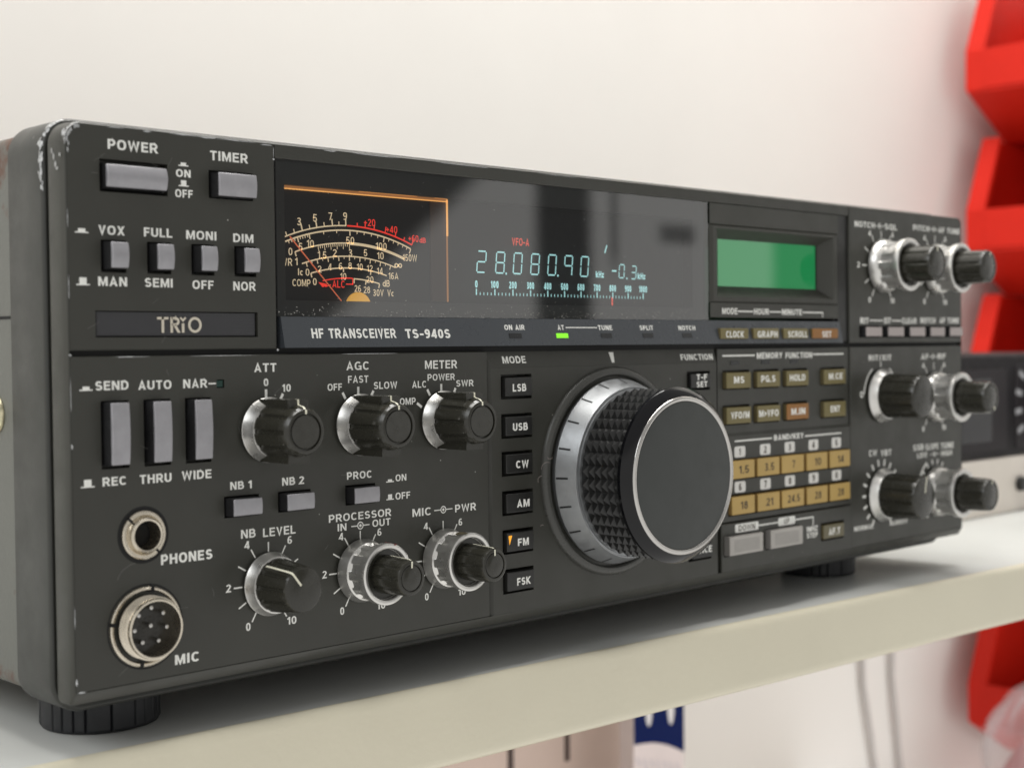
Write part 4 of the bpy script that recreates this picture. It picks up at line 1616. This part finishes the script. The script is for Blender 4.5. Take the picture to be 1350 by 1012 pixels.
def st(x, z, y):
    """the strip leans out towards its lower edge"""
    return (x, 0.10 - (STZ1 - z) / (STZ1 - STZ0) * 1.7 + y, z)


KS = [(236.8, 253.2), (255.4, 271.2), (273.3, 289.2), (291.2, 308.6)]
LH = [139.32, 159.06, 178.85, 198.69, 218.58]
mb = MB()
xs0, xs1 = 57.6, 310.0
i = mb.add([st(xs0, STZ0, 0), st(xs1, STZ0, 0), st(xs1, STZ1, 0), st(xs0, STZ1, 0)])
j = mb.add([(xs0, 3, STZ0), (xs1, 3, STZ0), (xs1, 3, STZ1), (xs0, 3, STZ1)])
mb.f.append(i)
for k in range(4):
    l_ = (k + 1) % 4
    mb.f.append([i[k], i[l_], j[l_], j[k]])
strip = P('name_strip', mb, STRIP)
mb = MB()
text(mb, 'HF TRANSCEIVER', 66.43, 94.35, 82.79, 2.5, y=-.02, tf=st, t=.19)
text(mb, 'TS-940S', 97.74, 113.99, 82.69, 2.5, y=-.02, tf=st, t=.20)
build('lettering', mb, WHITE, strip)
mb = MB()
for s, a, b in (('ON AIR', 136.0, 144.2), ('AT', 158.2, 161.0), ('TUNE', 176.3, 182.8), ('SPLIT', 196.0, 202.6), ('NOTCH', 215.4, 224.2)):
    text(mb, s, ((a) * 0.99802 + -0.311), ((b) * 0.99802 + -0.311), 84.99, 1.5, y=-.02, tf=st, t=.2)  # same scaling about the camera of image-pixel x, here and for clock keys
rect(mb, 161.17, 175.24, 85.59, 85.89, tf=st)
build('lettering', mb, WHITE, strip)
for q, x in enumerate(LH):
    mb = MB()
    pts = [st(x - 2.5, 82.6, -.12), st(x + 2.5, 82.6, -.12), st(x + 2.5, 84.0, -.12), st(x - 2.5, 84.0, -.12)]
    a = mb.add(pts)
    b = mb.add([(px, py + .6, pz) for px, py, pz in pts])
    mb.f.append(a)
    for k in range(4):
        j_ = (k + 1) % 4
        mb.f.append([a[k], a[j_], b[j_], b[k]])
    lo = build('indicator_lamp', mb, LEDG if q == 1 else LEDOFF, T)
    if q == 1:
        lo['label'] = 'lit green lamp'
for q, ((a, b), s, (t0, t1)) in enumerate(zip(KS, ('CLOCK', 'GRAPH', 'SCROLL', 'SET'), ((240.5, 250.7), (258.5, 270.5), (276.7, 289.0), (298.3, 304.4)))):
    key('clock_key', ((a) * 0.99603 + -0.622), ((b) * 0.99603 + -0.622) - .3, 81.8, 85.9, 1.9, ORANGE if s == 'SET' else OLIVE, mat('olive_side', (0, 0, 0)), sx=.3, sz=.3, y0=2.5,
        letter=(s, ((t0) * 0.99438 + -0.881), ((t1) * 0.99438 + -0.881) - .2, 82.5, 2.2, .2))

# ------------------------------------------------- clock unit with green liquid crystal window
mb = MB()
cx0, cx1, cz0, cz1 = 232.6, 309.9, 89.4, 127.8
bx0, bx1, bz0, bz1 = 236.2, 306.6, 96.4, 119.4
lx0, lx1, lz0, lz1 = 242.49, 302.06, 100.24, 116.40
o1 = mb.add([(cx0, .35, cz0), (cx1, .35, cz0), (cx1, .35, 94.3), (cx0, .35, 94.3)])
mb.f.append(o1)
o2 = mb.add([(cx0, .35, 121.0), (cx1, .35, 121.0), (cx1, .35, cz1), (cx0, .35, cz1)])
mb.f.append(o2)
e1 = mb.add([(cx0, .75, 94.5), (cx1, .75, 94.5), (cx1, .75, 120.7), (cx0, .75, 120.7)])
e2 = mb.add([(cx0 + 1.8, .2, 95.2), (cx1 - 1.8, .2, 95.2), (cx1 - 1.8, .2, 120.1), (cx0 + 1.8, .2, 120.1)])
e3 = mb.add([(bx0, .2, bz0), (bx1, .2, bz0), (bx1, .2, bz1), (bx0, .2, bz1)])
e4 = mb.add([(lx0, 4.6, lz0), (lx1, 4.6, lz0), (lx1, 4.6, lz1), (lx0, 4.6, lz1)])
for a, b in ((e1, e2), (e2, e3), (e3, e4)):
    for k in range(4):
        j_ = (k + 1) % 4
        mb.f.append([a[k], a[j_], b[j_], b[k]])
mb.f.append([o1[3], o1[2], e1[1], e1[0]])
mb.f.append([e1[3], e1[2], o2[1], o2[0]])
clock = P('clock_unit', mb, PAINT)
mb = MB()
mb.box(lx0, lx1, 5.2, 5.6, lz0, lz1)
build('lcd_screen', mb, LCD, clock)
mb = MB()
mb.poly([(lx0 - .3, 4.63, lz0 - .3), (lx1 + .3, 4.63, lz0 - .3), (lx1 + .3, 4.63, lz1 + .3), (lx0 - .3, 4.63, lz1 + .3)])
build('lcd_glass', mb, glass_material('lcd_glass', 1.9, (.96, .98, .96)), clock, recalc=False)
mb = MB()
for s, a, b in (('MODE', 239.1, 247.7), ('HOUR', 257.1, 265.9), ('MINUTE', 273.8, 286.1)):
    text(mb, s, a, b, 90.5, 2.1, y=.32, t=.19)
for a, b in ((247.9, 256.6), (266.3, 273.4), (286.6, 299.6)):
    rect(mb, a, b, 91.3, 91.75, y=.32)
rect(mb, 299.2, 299.65, 89.9, 91.75, y=.318)
build('lettering', mb, WHITE, clock)

# ------------------------------------------------- printed legends on the painted panels
def legend(parent, items, name='lettering', extra=None, t=.185, y=-.02):
    mb = MB()
    for s, x0, x1, z, c in items:
        text(mb, s, x0, x1, z, c, t=t, y=y)
    if extra:
        extra(mb)
    return build(name, mb, WHITE, parent)


def sym_in(mb, x0, x1, z, h=1.0):
    """push symbol, key pressed in"""
    rect(mb, x0, x1, z, z + .28)
    xm = (x0 + x1) / 2
    rect(mb, xm - (x1 - x0) * .27, xm + (x1 - x0) * .27, z + .2, z + h, y=-.024)


legend(p_up, [('POWER', 10.4, 23.3, 126.2, 2.3)])
legend(p_up, [('TIMER', 37.6, 48.4, 125.9, 2.3)])
legend(p_up, [('ON', 28.1, 32.1, 121.2, 1.8), ('OFF', 27.8, 32.6, 116.35, 1.9)], extra=lambda mb: (sym_in(mb, 28.8, 31.5, 123.8, .85), sym_in(mb, 28.8, 31.5, 119.0, 1.45)))
legend(p_up, [('VOX', 7.7, 14.3, 106.6, 2.1), ('MAN', 7.4, 14.7, 94.9, 2.1)], extra=lambda mb: (sym_in(mb, 1.9, 5.2, 106.75, 1.0), sym_in(mb, 2.0, 5.3, 94.95, 1.75)))
legend(p_up, [('FULL', 19.3, 26.8, 106.65, 2.1), ('SEMI', 19.3, 26.7, 94.9, 2.1)])
legend(p_up, [('MONI', 30.6, 39.0, 106.55, 2.1), ('OFF', 32.1, 38.0, 94.7, 2.1)])
legend(p_up, [('DIM', 43.8, 49.7, 106.4, 2.1), ('NOR', 43.6, 50.1, 94.6, 2.15)])
legend(p_low, [('SEND', 6.2, 14.6, 71.1, 2.1), ('REC', 7.6, 13.7, 49.15, 2.0)], extra=lambda mb: (sym_in(mb, 2.3, 5.5, 71.1, .95), sym_in(mb, 2.2, 5.6, 49.15, 1.8)))
legend(p_low, [('AUTO', 17.1, 25.9, 70.95, 2.1), ('THRU', 17.1, 25.5, 49.0, 2.1)])
legend(p_low, [('NAR', 29.1, 35.7, 71.0, 2.1), ('WIDE', 28.3, 36.5, 49.1, 2.1)], extra=lambda mb: rect(mb, 36.1, 38.2, 71.75, 72.1))
legend(p_low, [('PHONES', 22.3, 36.4, 29.5, 2.4)], t=.2)
legend(p_low, [('MIC', 25.6, 32.4, 5.3, 2.35)], t=.2)
legend(p_low, [('NB', 41.8, 45.8, 45.75, 1.95), ('1', 47.1, 48.1, 45.75, 1.95)])
legend(p_low, [('NB', 57.2, 61.2, 45.65, 2.0), ('2', 62.4, 64.0, 45.65, 2.0)])
legend(p_low, [('PROC', 77.8, 86.2, 45.7, 1.95)])
legend(p_low, [('ON', 94.3, 98.1, 44.1, 1.8), ('OFF', 94.2, 99.4, 39.15, 1.85)], extra=lambda mb: (sym_in(mb, 91.0, 93.7, 44.0, .8), sym_in(mb, 91.0, 93.6, 39.25, 1.5)), t=.17)
legend(p_low, [('ATT', 49.3, 56.0, 74.45, 2.15), ('0', 52.1, 53.5, 70.9, 1.9), ('10', 57.7, 60.3, 69.35, 1.9)], 'scale_print',
       lambda mb: (line(mb, 52.75, 70.1, 52.75, 68.0, .75), line(mb, 57.9, 68.85, 57.05, 67.5, .75)))
legend(p_low, [('AGC', 78.1, 85.8, 74.4, 2.2), ('OFF', 71.9, 76.6, 69.2, 1.8), ('FAST', 78.6, 85.4, 71.0, 1.9), ('SLOW', 87.2, 95.3, 69.2, 1.9)], 'scale_print',
       lambda mb: (line(mb, 76.75, 68.6, 77.7, 66.9, .75), line(mb, 81.95, 70.0, 81.95, 68.0, .75), line(mb, 87.1, 68.8, 86.15, 67.3, .75)), t=.17)
legend(p_low, [('METER', 105.3, 117.2, 74.25, 2.3), ('COMP', 94.3, 101.8, 64.65, 1.85), ('ALC', 100.6, 105.8, 69.15, 1.85), ('POWER', 106.2, 116.3, 71.0, 1.8), ('SWR', 116.8, 123.4, 69.1, 1.8)], 'scale_print',
       lambda mb: (line(mb, 102.25, 64.95, 104.0, 63.8, .75), line(mb, 106.05, 68.6, 107.05, 66.9, .75), line(mb, 111.2, 70.0, 111.2, 67.9, .75), line(mb, 116.55, 68.7, 115.8, 67.3, .75)), t=.17)


def dial_scale(mb, cx, cz, r0, r1, angles, w=.36):
    for a in angles:
        A = rad(a)
        line(mb, cx + r0 * sin(A), cz + r0 * cos(A), cx + r1 * sin(A), cz + r1 * cos(A), w)


def dual_sym(mb, x0, x1, z):
    c = (x0 + x1) / 2
    rect(mb, x0, c - 1.0, z - .14, z + .14)
    rect(mb, c + 1.0, x1, z - .14, z + .14)
    ring(mb, c, z, .75, 1.05)
    ring(mb, c, z, 0.0, .4)


A11 = [-150, -120, -90, -60, -30, 0, 30, 60, 90, 120, 150]
for i, cx in enumerate(KX):
    nums = [('0', cx - 7.0, cx - 5.7, 10.5, 1.95), ('4', cx - 7.1, cx - 5.6, 30.8 if i == 0 else 30.0, 1.95), ('6', cx + 5.8, cx + 7.2, 30.8 if i == 0 else 30.0, 1.95), ('10', cx + 5.4, cx + 8.2, 10.3, 1.95)]
    if i != 2:
        nums.append(('2', cx - 12.6, cx - 11.2, 20.7, 1.95))
    if i == 0:
        nums += [('NB', 44.7, 49.0, 33.5, 2.15), ('LEVEL', 51.2, 61.1, 33.25, 2.15)]
    elif i == 1:
        nums += [('PROCESSOR', 71.7, 92.6, 34.95, 2.0), ('IN', 74.5, 77.4, 32.45, 1.9), ('OUT', 86.1, 92.3, 32.5, 1.9)]
    else:
        nums += [('MIC', 100.1, 107.0, 33.95, 2.15), ('PWR', 115.8, 123.8, 33.85, 2.1)]

    def ex(mb, cx=cx, i=i):
        dial_scale(mb, cx, 21.5, 7.9, 10.4, A11)
        if i == 1:
            dual_sym(mb, 79.0, 85.1, 33.3)
        if i == 2:
            dual_sym(mb, 108.0, 114.8, 35.0)
    legend(p_low, nums, 'scale_print', ex, t=.17)

# tuning panel: the band at its top slopes back
def tb(x, z, y):
    return (x, (z - 74.1) / (78.75 - 74.1) * 1.3 + y, z)


mb = MB()
text(mb, 'MODE', 135.48, 145.00, 75.3, 2.05, t=.19, tf=tb)
build('lettering', mb, WHITE, p_tun)
mb = MB()
text(mb, 'FUNCTION', 216.92, 233.94, 75.1, 2.0, t=.2, tf=tb)
build('lettering', mb, WHITE, p_tun)
mb = MB()
mb.sheet([(182.1, 78.1), (184.3, 78.1), (183.9, 74.9), (182.7, 74.9)], tb, -.03)
build('index_mark', mb, WHITE, p_tun)


def mem_ex(mb):
    rect(mb, 239.2, 257.6, 76.05, 76.6, y=.42)
    rect(mb, 293.2, 313.2, 76.0, 76.55, y=.42)


legend(p_mem, [('MEMORY', 258.8, 274.0, 75.1, 2.1), ('FUNCTION', 276.0, 292.6, 75.0, 2.1)], extra=mem_ex, y=.42, t=.2)
for x in (246.1, 263.8, 281.2):
    mb = MB()
    mb.box(x - 2.4, x + 2.4, .3, .6, 73.2, 74.5)
    P('indicator_lamp', mb, LEDOFF)


def key_ex(mb):
    rect(mb, 245.1, 266.8, 46.75, 47.25)
    rect(mb, 287.0, 310.6, 46.45, 46.95)


legend(p_key, [('BAND/KEY', 268.0, 286.2, 46.1, 1.9)], extra=key_ex, t=.2)
NC = [248.0, 262.7, 277.5, 292.4, 307.4]
mb = MB()
mk = MB()
for i in range(10):
    c = NC[i % 5]
    z0 = 41.35 if i < 5 else 29.25
    pts = round_rect(c - 3.1, c + 3.1, z0, z0 + 3.8, .8, 3)
    mb.poly([(x, -.02, z) for x, z in pts][::-1])
    s = str((i + 1) % 10)
    w = .8 if s == '1' else 1.5
    text(mk, s, c - w / 2, c + w / 2, z0 + .7, 2.4, y=-.05, t=.2)
tabs = build('number_tabs', mb, mat('tab_white', (0.72, 0.71, 0.68), .5), p_key)
build('tab_lettering', mk, INKDARK, p_key)
mb = MB()
mk = MB()
for s, a, b, c in (('DOWN', 244.3, 257.7, 17.0), ('UP', 269.5, 279.8, 17.0)):
    mb.poly([(x, -.53, z) for x, z in round_rect(a, b, c - 1.4, c + 1.5, .6, 3)][::-1])
    text(mk, s, a + 2.0 + (1.5 if s == 'UP' else 0), b - 2.0 - (1.5 if s == 'UP' else 0), c - .9, 1.9, y=-.56, t=.15)
rect(mb, 257.5, 269.7, 16.75, 17.25, y=-.525)
rect(mb, 279.6, 291.4, 16.75, 17.25, y=-.525)
rect(mb, 290.9, 291.4, 13.8, 17.0, y=-.527)
text(mb, '1MHZ', 286.9, 294.0, 11.8, 1.9, y=-.52, t=.2)
text(mb, 'STEP', 287.1, 294.0, 9.5, 1.9, y=-.52, t=.2)
build('lettering', mb, WHITE, p_scan)
build('tab_lettering', mk, INKDARK, p_scan)


def two(x0, x1, z, a, b, frac=.45):
    """labels either side of a double knob symbol"""
    w = x1 - x0
    return [(a, x0, x0 + w * frac - 3.0, z, 2.2), (b, x0 + w * frac + 4.2, x1, z, 2.2)], (x0 + w * frac - 2.6, x0 + w * frac + 3.8, z + 1.1)


for par, cx, cz, a, b, x0, x1, z, fr in ((p_rup, 339.3, 109.9, 'NOTCH', 'SQL', 320.7, 350.9, 124.2, .56), (p_rup, 379.9, 109.9, 'PITCH', 'AF TUNE', 363.0, 400.0, 124.9, .42),
                                         (p_rlo, 378.6, 58.6, 'AF', 'RF', 368.6, 388.2, 73.4, .45)):
    it, sy = two(x0, x1, z, a, b, fr)
    it += [('4', cx - 9.0, cx - 7.4, 121.2 - 109.9 + cz, 2.1), ('6', cx + 7.5, cx + 9.1, 121.3 - 109.9 + cz, 2.1), ('2', cx - 17.0, cx - 15.2, cz - 1.0, 2.1),
           ('0', cx - 9.2, cx - 7.6, cz - 14.2, 2.1), ('10', cx + 6.4, cx + 9.4, cz - 14.3, 2.1)]
    legend(par, it, 'scale_print', lambda mb, cx=cx, cz=cz, sy=sy: (dial_scale(mb, cx, cz, 10.4, 13.6, A11, .5), dual_sym(mb, *sy)), t=.2)
legend(p_rlo, [('RIT/XIT', 329.9, 346.3, 73.4, 2.2)], 'scale_print', lambda mb: (ring(mb, 338.5, 59.8, 11.6, 12.3, -85, -30), ring(mb, 338.5, 59.8, 11.6, 12.3, 30, 85),
               ring(mb, 324.9, 60.6, .6, 1.2), dial_scale(mb, 338.5, 59.8, 11.2, 13.2, (0,), .7)), t=.2)
legend(p_rlo, [('CW', 329.8, 335.4, 36.7, 2.4), ('VBT', 338.2, 345.9, 36.3, 2.4), ('NORMAL', 319.2, 332.4, 8.9, 1.8), ('NARROW', 344.6, 357.6, 8.7, 1.7)], 'scale_print',
       lambda mb: dial_scale(mb, 338.6, 21.6, 11.0, 13.6, range(-150, 151, 20), 1.0), t=.2)
legend(p_rlo, [('SSB', 362.3, 370.2, 37.0, 2.4), ('SLOPE', 371.6, 382.0, 36.8, 2.4), ('TUNE', 384.0, 394.4, 36.6, 2.4), ('LOW', 365.3, 373.0, 33.8, 2.2), ('HIGH', 384.2, 392.9, 33.6, 2.2)], 'scale_print',
       lambda mb: (dual_sym(mb, 375.4, 382.4, 34.8), dial_scale(mb, 379.2, 20.2, 10.6, 12.6, range(-150, 151, 20), .9), ring(mb, 379.2, 20.2, 12.6, 13.6, -75, -30)), t=.2)
legend(p_rup, [('RIT', 324.2, 330.0, 87.6, 2.3), ('XIT', 340.9, 346.0, 87.7, 2.3), ('CLEAR', 354.2, 365.2, 87.7, 2.3), ('NOTCH', 368.3, 380.0, 87.9, 2.3), ('AF TUNE', 383.3, 399.2, 88.0, 2.3)],
       extra=lambda mb: (rect(mb, 330.6, 340.3, 88.6, 89.1), rect(mb, 346.6, 353.6, 88.6, 89.1)), t=.22)

# ------------------------------------------------- feet
def foot(x, y, r=14.8):
    mb = MB()

    def rf(a, z, rr):
        k = (a * 30 / (2 * PI)) % 1.0
        return rr - (.55 if k < .09 else 0) if -12.4 < z < -1 else rr
    mb.vlathe([(-13, r - 1.4), (-12.7, r - .5), (-11.9, r), (-11.8, r), (-4.0, r), (-3.9, r), (2, r)], n=240, rf=rf)
    P('rubber_foot', mb, FOOTM, loc=(x, y, 0), smooth=30)


foot(23.0, 31.6)
foot(345.0, 33.5)
foot(23.0, 320)
foot(370.0, 320)

# ================================================================= things to the right and below
BX = thing('equipment_box', 'low beige equipment box on the shelf beneath a dark radio', 'box', (640, 180, ZT))
mb = MB()
mb.box(500, 800, 75.5, 300, ZT, 17.6)
BEIGE = mat('beige_enamel', (0.78, 0.715, 0.65), .45, var=.03)
build('body', mb, BEIGE, BX, bevel=1.2)
mb = MB()
mb.lathe([(-.2, 4.2), (-3.5, 3.8), (-3.7, 3.2)], n=24, c=(603.5, 75.5, 2.0))
build('knob', mb, BLACK, BX, smooth=40)
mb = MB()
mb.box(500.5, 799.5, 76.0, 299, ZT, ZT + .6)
build('painted_contact_shadow', mb, DARK, BX)  # dark slab stands in for the contact shadow at the box's foot
DR = thing('second_radio', 'dark grey radio partly hidden behind the transceiver, on the beige box', 'radio', (640, 180, 17.6))
mb = MB()
mb.box(505, 790, 76, 290, 17.65, 73.5)
build('body', mb, mat('second_radio_paint', (0.012, 0.010, 0.012), .6, var=.05, spec=.25), DR, bevel=2.0)
mb = MB()
mb.prism(round_rect(528, 590, 22, 65.5, 2), 75.2, 76.5)
mb.prism(round_rect(600.5, 700, 22, 68, 2), 75.4, 76.5)
fp = build('face_frame', mb, mat('second_radio_frame', (0.026, 0.022, 0.025), .6, spec=.25), DR, bevel=.4)
mb = MB()
mb.prism(round_rect(535, 572, 27, 61, 1.2), 74.9, 75.6)
build('screen', mb, mat('dark_screen', (0.010, 0.009, 0.012), .25), DR)
KC = (636.0, 45.5)
mb = MB()
for a in range(-150, 151, 18):
    A = rad(a)
    c, s = cos(A), sin(A)
    ax, az = KC[0] + 29 * s, KC[1] + 29 * c
    bx, bz = KC[0] + 36.5 * s, KC[1] + 36.5 * c
    if 22.5 < bz < 67.5:
        line(mb, ax, az, bx, bz, 3.2, y=75.35)
build('scale_print', mb, mat('grey_ink', (0.42, 0.42, 0.44), .6), DR)
mb = MB()
mb.lathe([(-.4, 23), (-12, 22), (-13, 20.5), (-13, 1)], n=48, c=(KC[0], 75.8, KC[1]), cap0=False)
build('tuning_knob', mb, BLACK, DR, smooth=35)

# red bins on the side wall, front towards -x
RED = mat('red_polypropylene', (0.60, 0.016, 0.006), .55, spec=.25, bump=.05, bump_scale=300, var=.03)


def bin_(zb, label):
    """stacking bin: back at x=1336, hopper front at x=1150, y from 200 to 399"""
    B0 = thing('storage_bin', label, 'bin', (1250, 300, zb), 'red storage bins on the wall')
    xb, xt, xf = 1336, 1186, 1152
    h, hl = 112, 40
    y0, y1, t = 190, 399, 3.0
    mb = MB()
    # side profile (x, z): flat floor, hopper nose, lip, cut-away front, top
    side = [(xb, -41), (1228, -41), (xf, 0), (xf, hl), (xt, h), (xb, h)]
    for ya, yb in ((y0, y0 + t), (y1 - t, y1)):
        a = mb.add([(x, ya, zb + z) for x, z in side])
        b = mb.add([(x, yb, zb + z) for x, z in side])
        mb.f += [a, b[::-1]]
        for k in range(len(side)):
            j = (k + 1) % len(side)
            mb.f.append([a[k], b[k], b[j], a[j]])
    mb.box(1228, xb, y0 + t, y1 - t, zb - 41, zb - 41 + t)
    mb.box(xb - t, xb, y0 + t, y1 - t, zb - 41 + t, zb + h)
    i = mb.add([(1228, y0 + t, zb - 41), (1228, y1 - t, zb - 41), (xf, y1 - t, zb), (xf, y0 + t, zb),
                (1228, y0 + t, zb - 41 + t), (1228, y1 - t, zb - 41 + t), (xf + t, y1 - t, zb + t), (xf + t, y0 + t, zb + t)])
    for q in ((0, 1, 2, 3), (7, 6, 5, 4), (0, 3, 7, 4), (1, 5, 6, 2)):
        mb.f.append([i[k] for k in q])
    mb.box(xf, xf + t, y0 + t, y1 - t, zb, zb + hl)
    build('tub', mb, RED, B0)
    # broad rolled flange round the opening
    for ya, yb in ((y0 - 1.5, y0 + 15), (y1 - 17, y1 + 1.5)):
        mb = MB()
        pr = [(xf - 1.5, zb + 2), (xf - 1.5, zb + hl), (xt - 2, zb + h + 1), (xt + 4, zb + h + 1), (xf + 4.5, zb + hl - 1), (xf + 4.5, zb + 2)]
        a = mb.add([(x, ya, z) for x, z in pr])
        b = mb.add([(x, yb, z) for x, z in pr])
        mb.f += [a, b[::-1]]
        for k in range(6):
            j = (k + 1) % 6
            mb.f.append([a[k], b[k], b[j], a[j]])
        build('side_flange', mb, RED, B0)
    mb = MB()
    mb.box(xf - 1.8, xf + 3, y0 + 15, y1 - 17, zb + 3, zb + hl + .5)
    build('front_lip', mb, RED, B0, bevel=.8)
    return B0


zb1 = 322.0
PZ = 153.5
for q, lab in enumerate(('red plastic bin at the top edge of the picture, highest of the wall bins', 'red plastic bin just below the topmost one, beside the rear knobs',
                         'red plastic bin just above the dark second radio', None, 'red plastic bin below the shelf with a clear bag in front of it')):
    if lab:
        bin_(zb1 - PZ * q, lab)
# clear bag with pink contents hanging in front of the lowest bin
BG = thing('plastic_bag', 'clear crumpled plastic bag with pink contents in front of the lowest red bin', 'bag', (1110, 330, -400))


def blob(cx, cy, cz, rx, ry, rz, seed, n=26, m_=18, amp=.16, fold=5):
    r = random.Random(seed)
    ph = [r.uniform(0, 6.28) for _ in range(6)]
    mb = MB()
    rings = []
    for i in range(m_ + 1):
        t = PI * i / m_
        pts = []
        for k in range(n):
            a = 2 * PI * k / n
            d = 1 + amp * (sin(fold * a + ph[0] + 2 * t) * .5 + sin(3 * t + ph[1] + a) * .5 + .6 * sin(9 * a + 5 * t + ph[2]) * .5)
            pts.append((cx + rx * sin(t) * cos(a) * d, cy + ry * sin(t) * sin(a) * d, cz + rz * cos(t) * (1 + amp * .4 * sin(4 * a + ph[3]) * sin(t))))
        rings.append(mb.add(pts))
    for a, b in zip(rings, rings[1:]):
        for k in range(n):
            j = (k + 1) % n
            mb.f.append([a[k], a[j], b[j], b[k]])
    return mb


PINK = mat('pink_contents', (0.52, 0.13, 0.14), .45, bump=.2, bump_scale=60, var=.15, var_scale=15)
build('contents', blob(1112, 304, -352, 30, 46, 72, 4, amp=.10), PINK, BG, smooth=60)
bagm = bpy.data.materials.new('clear_bag')
bagm.use_nodes = True
nt = bagm.node_tree
p = nt.nodes['Principled BSDF']
p.inputs['Base Color'].default_value = (.75, .72, .74, 1)
p.inputs['Roughness'].default_value = .18
p.inputs['Alpha'].default_value = .26
build('film', blob(1110, 300, -325, 40, 54, 98, 9, n=40, m_=26, amp=.26, fold=9), bagm, BG, smooth=70)

# white carton with a blue printed label, brown carton, cables
CT = thing('carton', 'white carton with a blue and white printed label standing under the shelf', 'carton', (561, 330, -300))
mb = MB()
mb.box(536.0, 586.6, 300, 312, -300, -120)
build('body', mb, mat('carton_white', (0.68, 0.60, 0.59), .6, var=.03), CT, bevel=.6)
mb = MB()
top = [(536.2, -121), (586.4, -121)]
low = [(586.4 - 50.2 * k / 14, -186.7 + 14.4 * k / 14 + 3.5 * sin(PI * k / 14)) for k in range(15)]
mb.poly([(x, 299.9, z) for x, z in top + low])
build('blue_label', mb, mat('label_blue', (0.002, 0.010, 0.075), .7, spec=.1), CT)
mb = MB()
for cx, cz, rx, rz in ((573, -154, 3.4, 12), (551, -154, 3.0, 9)):
    mb.poly([(cx + rx * cos(2 * PI * k / 16), 299.8, cz + rz * sin(2 * PI * k / 16)) for k in range(16)])
build('label_lettering', mb, mat('label_white', (0.7, 0.68, 0.68), .5), CT)
mb = MB()
for k in range(7):
    line(mb, 539 + k * 6.4, -181 - k * 1.8, 542.5 + k * 6.4, -187 - (k % 2) * 2 - k * 1.8, 1.6, y=299.8)
build('label_lettering', mb, mat('label_grey_blue', (0.50, 0.46, 0.50), .5), CT)
BCN = thing('brown_carton', 'pinkish brown cardboard carton under the shelf left of the white carton', 'carton', (450, 380, -300))
mb = MB()
mb.box(300, 588, 352, 425, -300, -60)
build('body', mb, mat('kraft_board', (0.62, 0.50, 0.44), .75, var=.05, var_scale=20), BCN, bevel=.8)
mb = MB()
mb.box(527, 531.5, 351.6, 352.6, -191, -60)
mb.box(475, 480, 351.6, 352.6, -230, -60)
build('dark_strap', mb, mat('strap_dark', (0.05, 0.03, 0.025), .6), BCN)
CABM = mat('cable_grey', (0.50, 0.475, 0.46), .6)
for lab, a, b in (('thin grey cable hanging down the wall, slanting left one', (985, -140), (1040, -420)), ('thin grey cable hanging down the wall, nearer the red bins', (1042, -140), (1074, -420))):
    mb = MB()
    mb.tube([(a[0] + (b[0] - a[0]) * q / 12 + 2 * sin(q), 424.5 + .8 * sin(q * 2), a[1] + (b[1] - a[1]) * q / 12) for q in range(13)], 2.6, 10)
    o = build('hanging_cable', mb, CABM, smooth=60)
    tag(o, lab, 'cable', 'cables on the wall below the shelf')
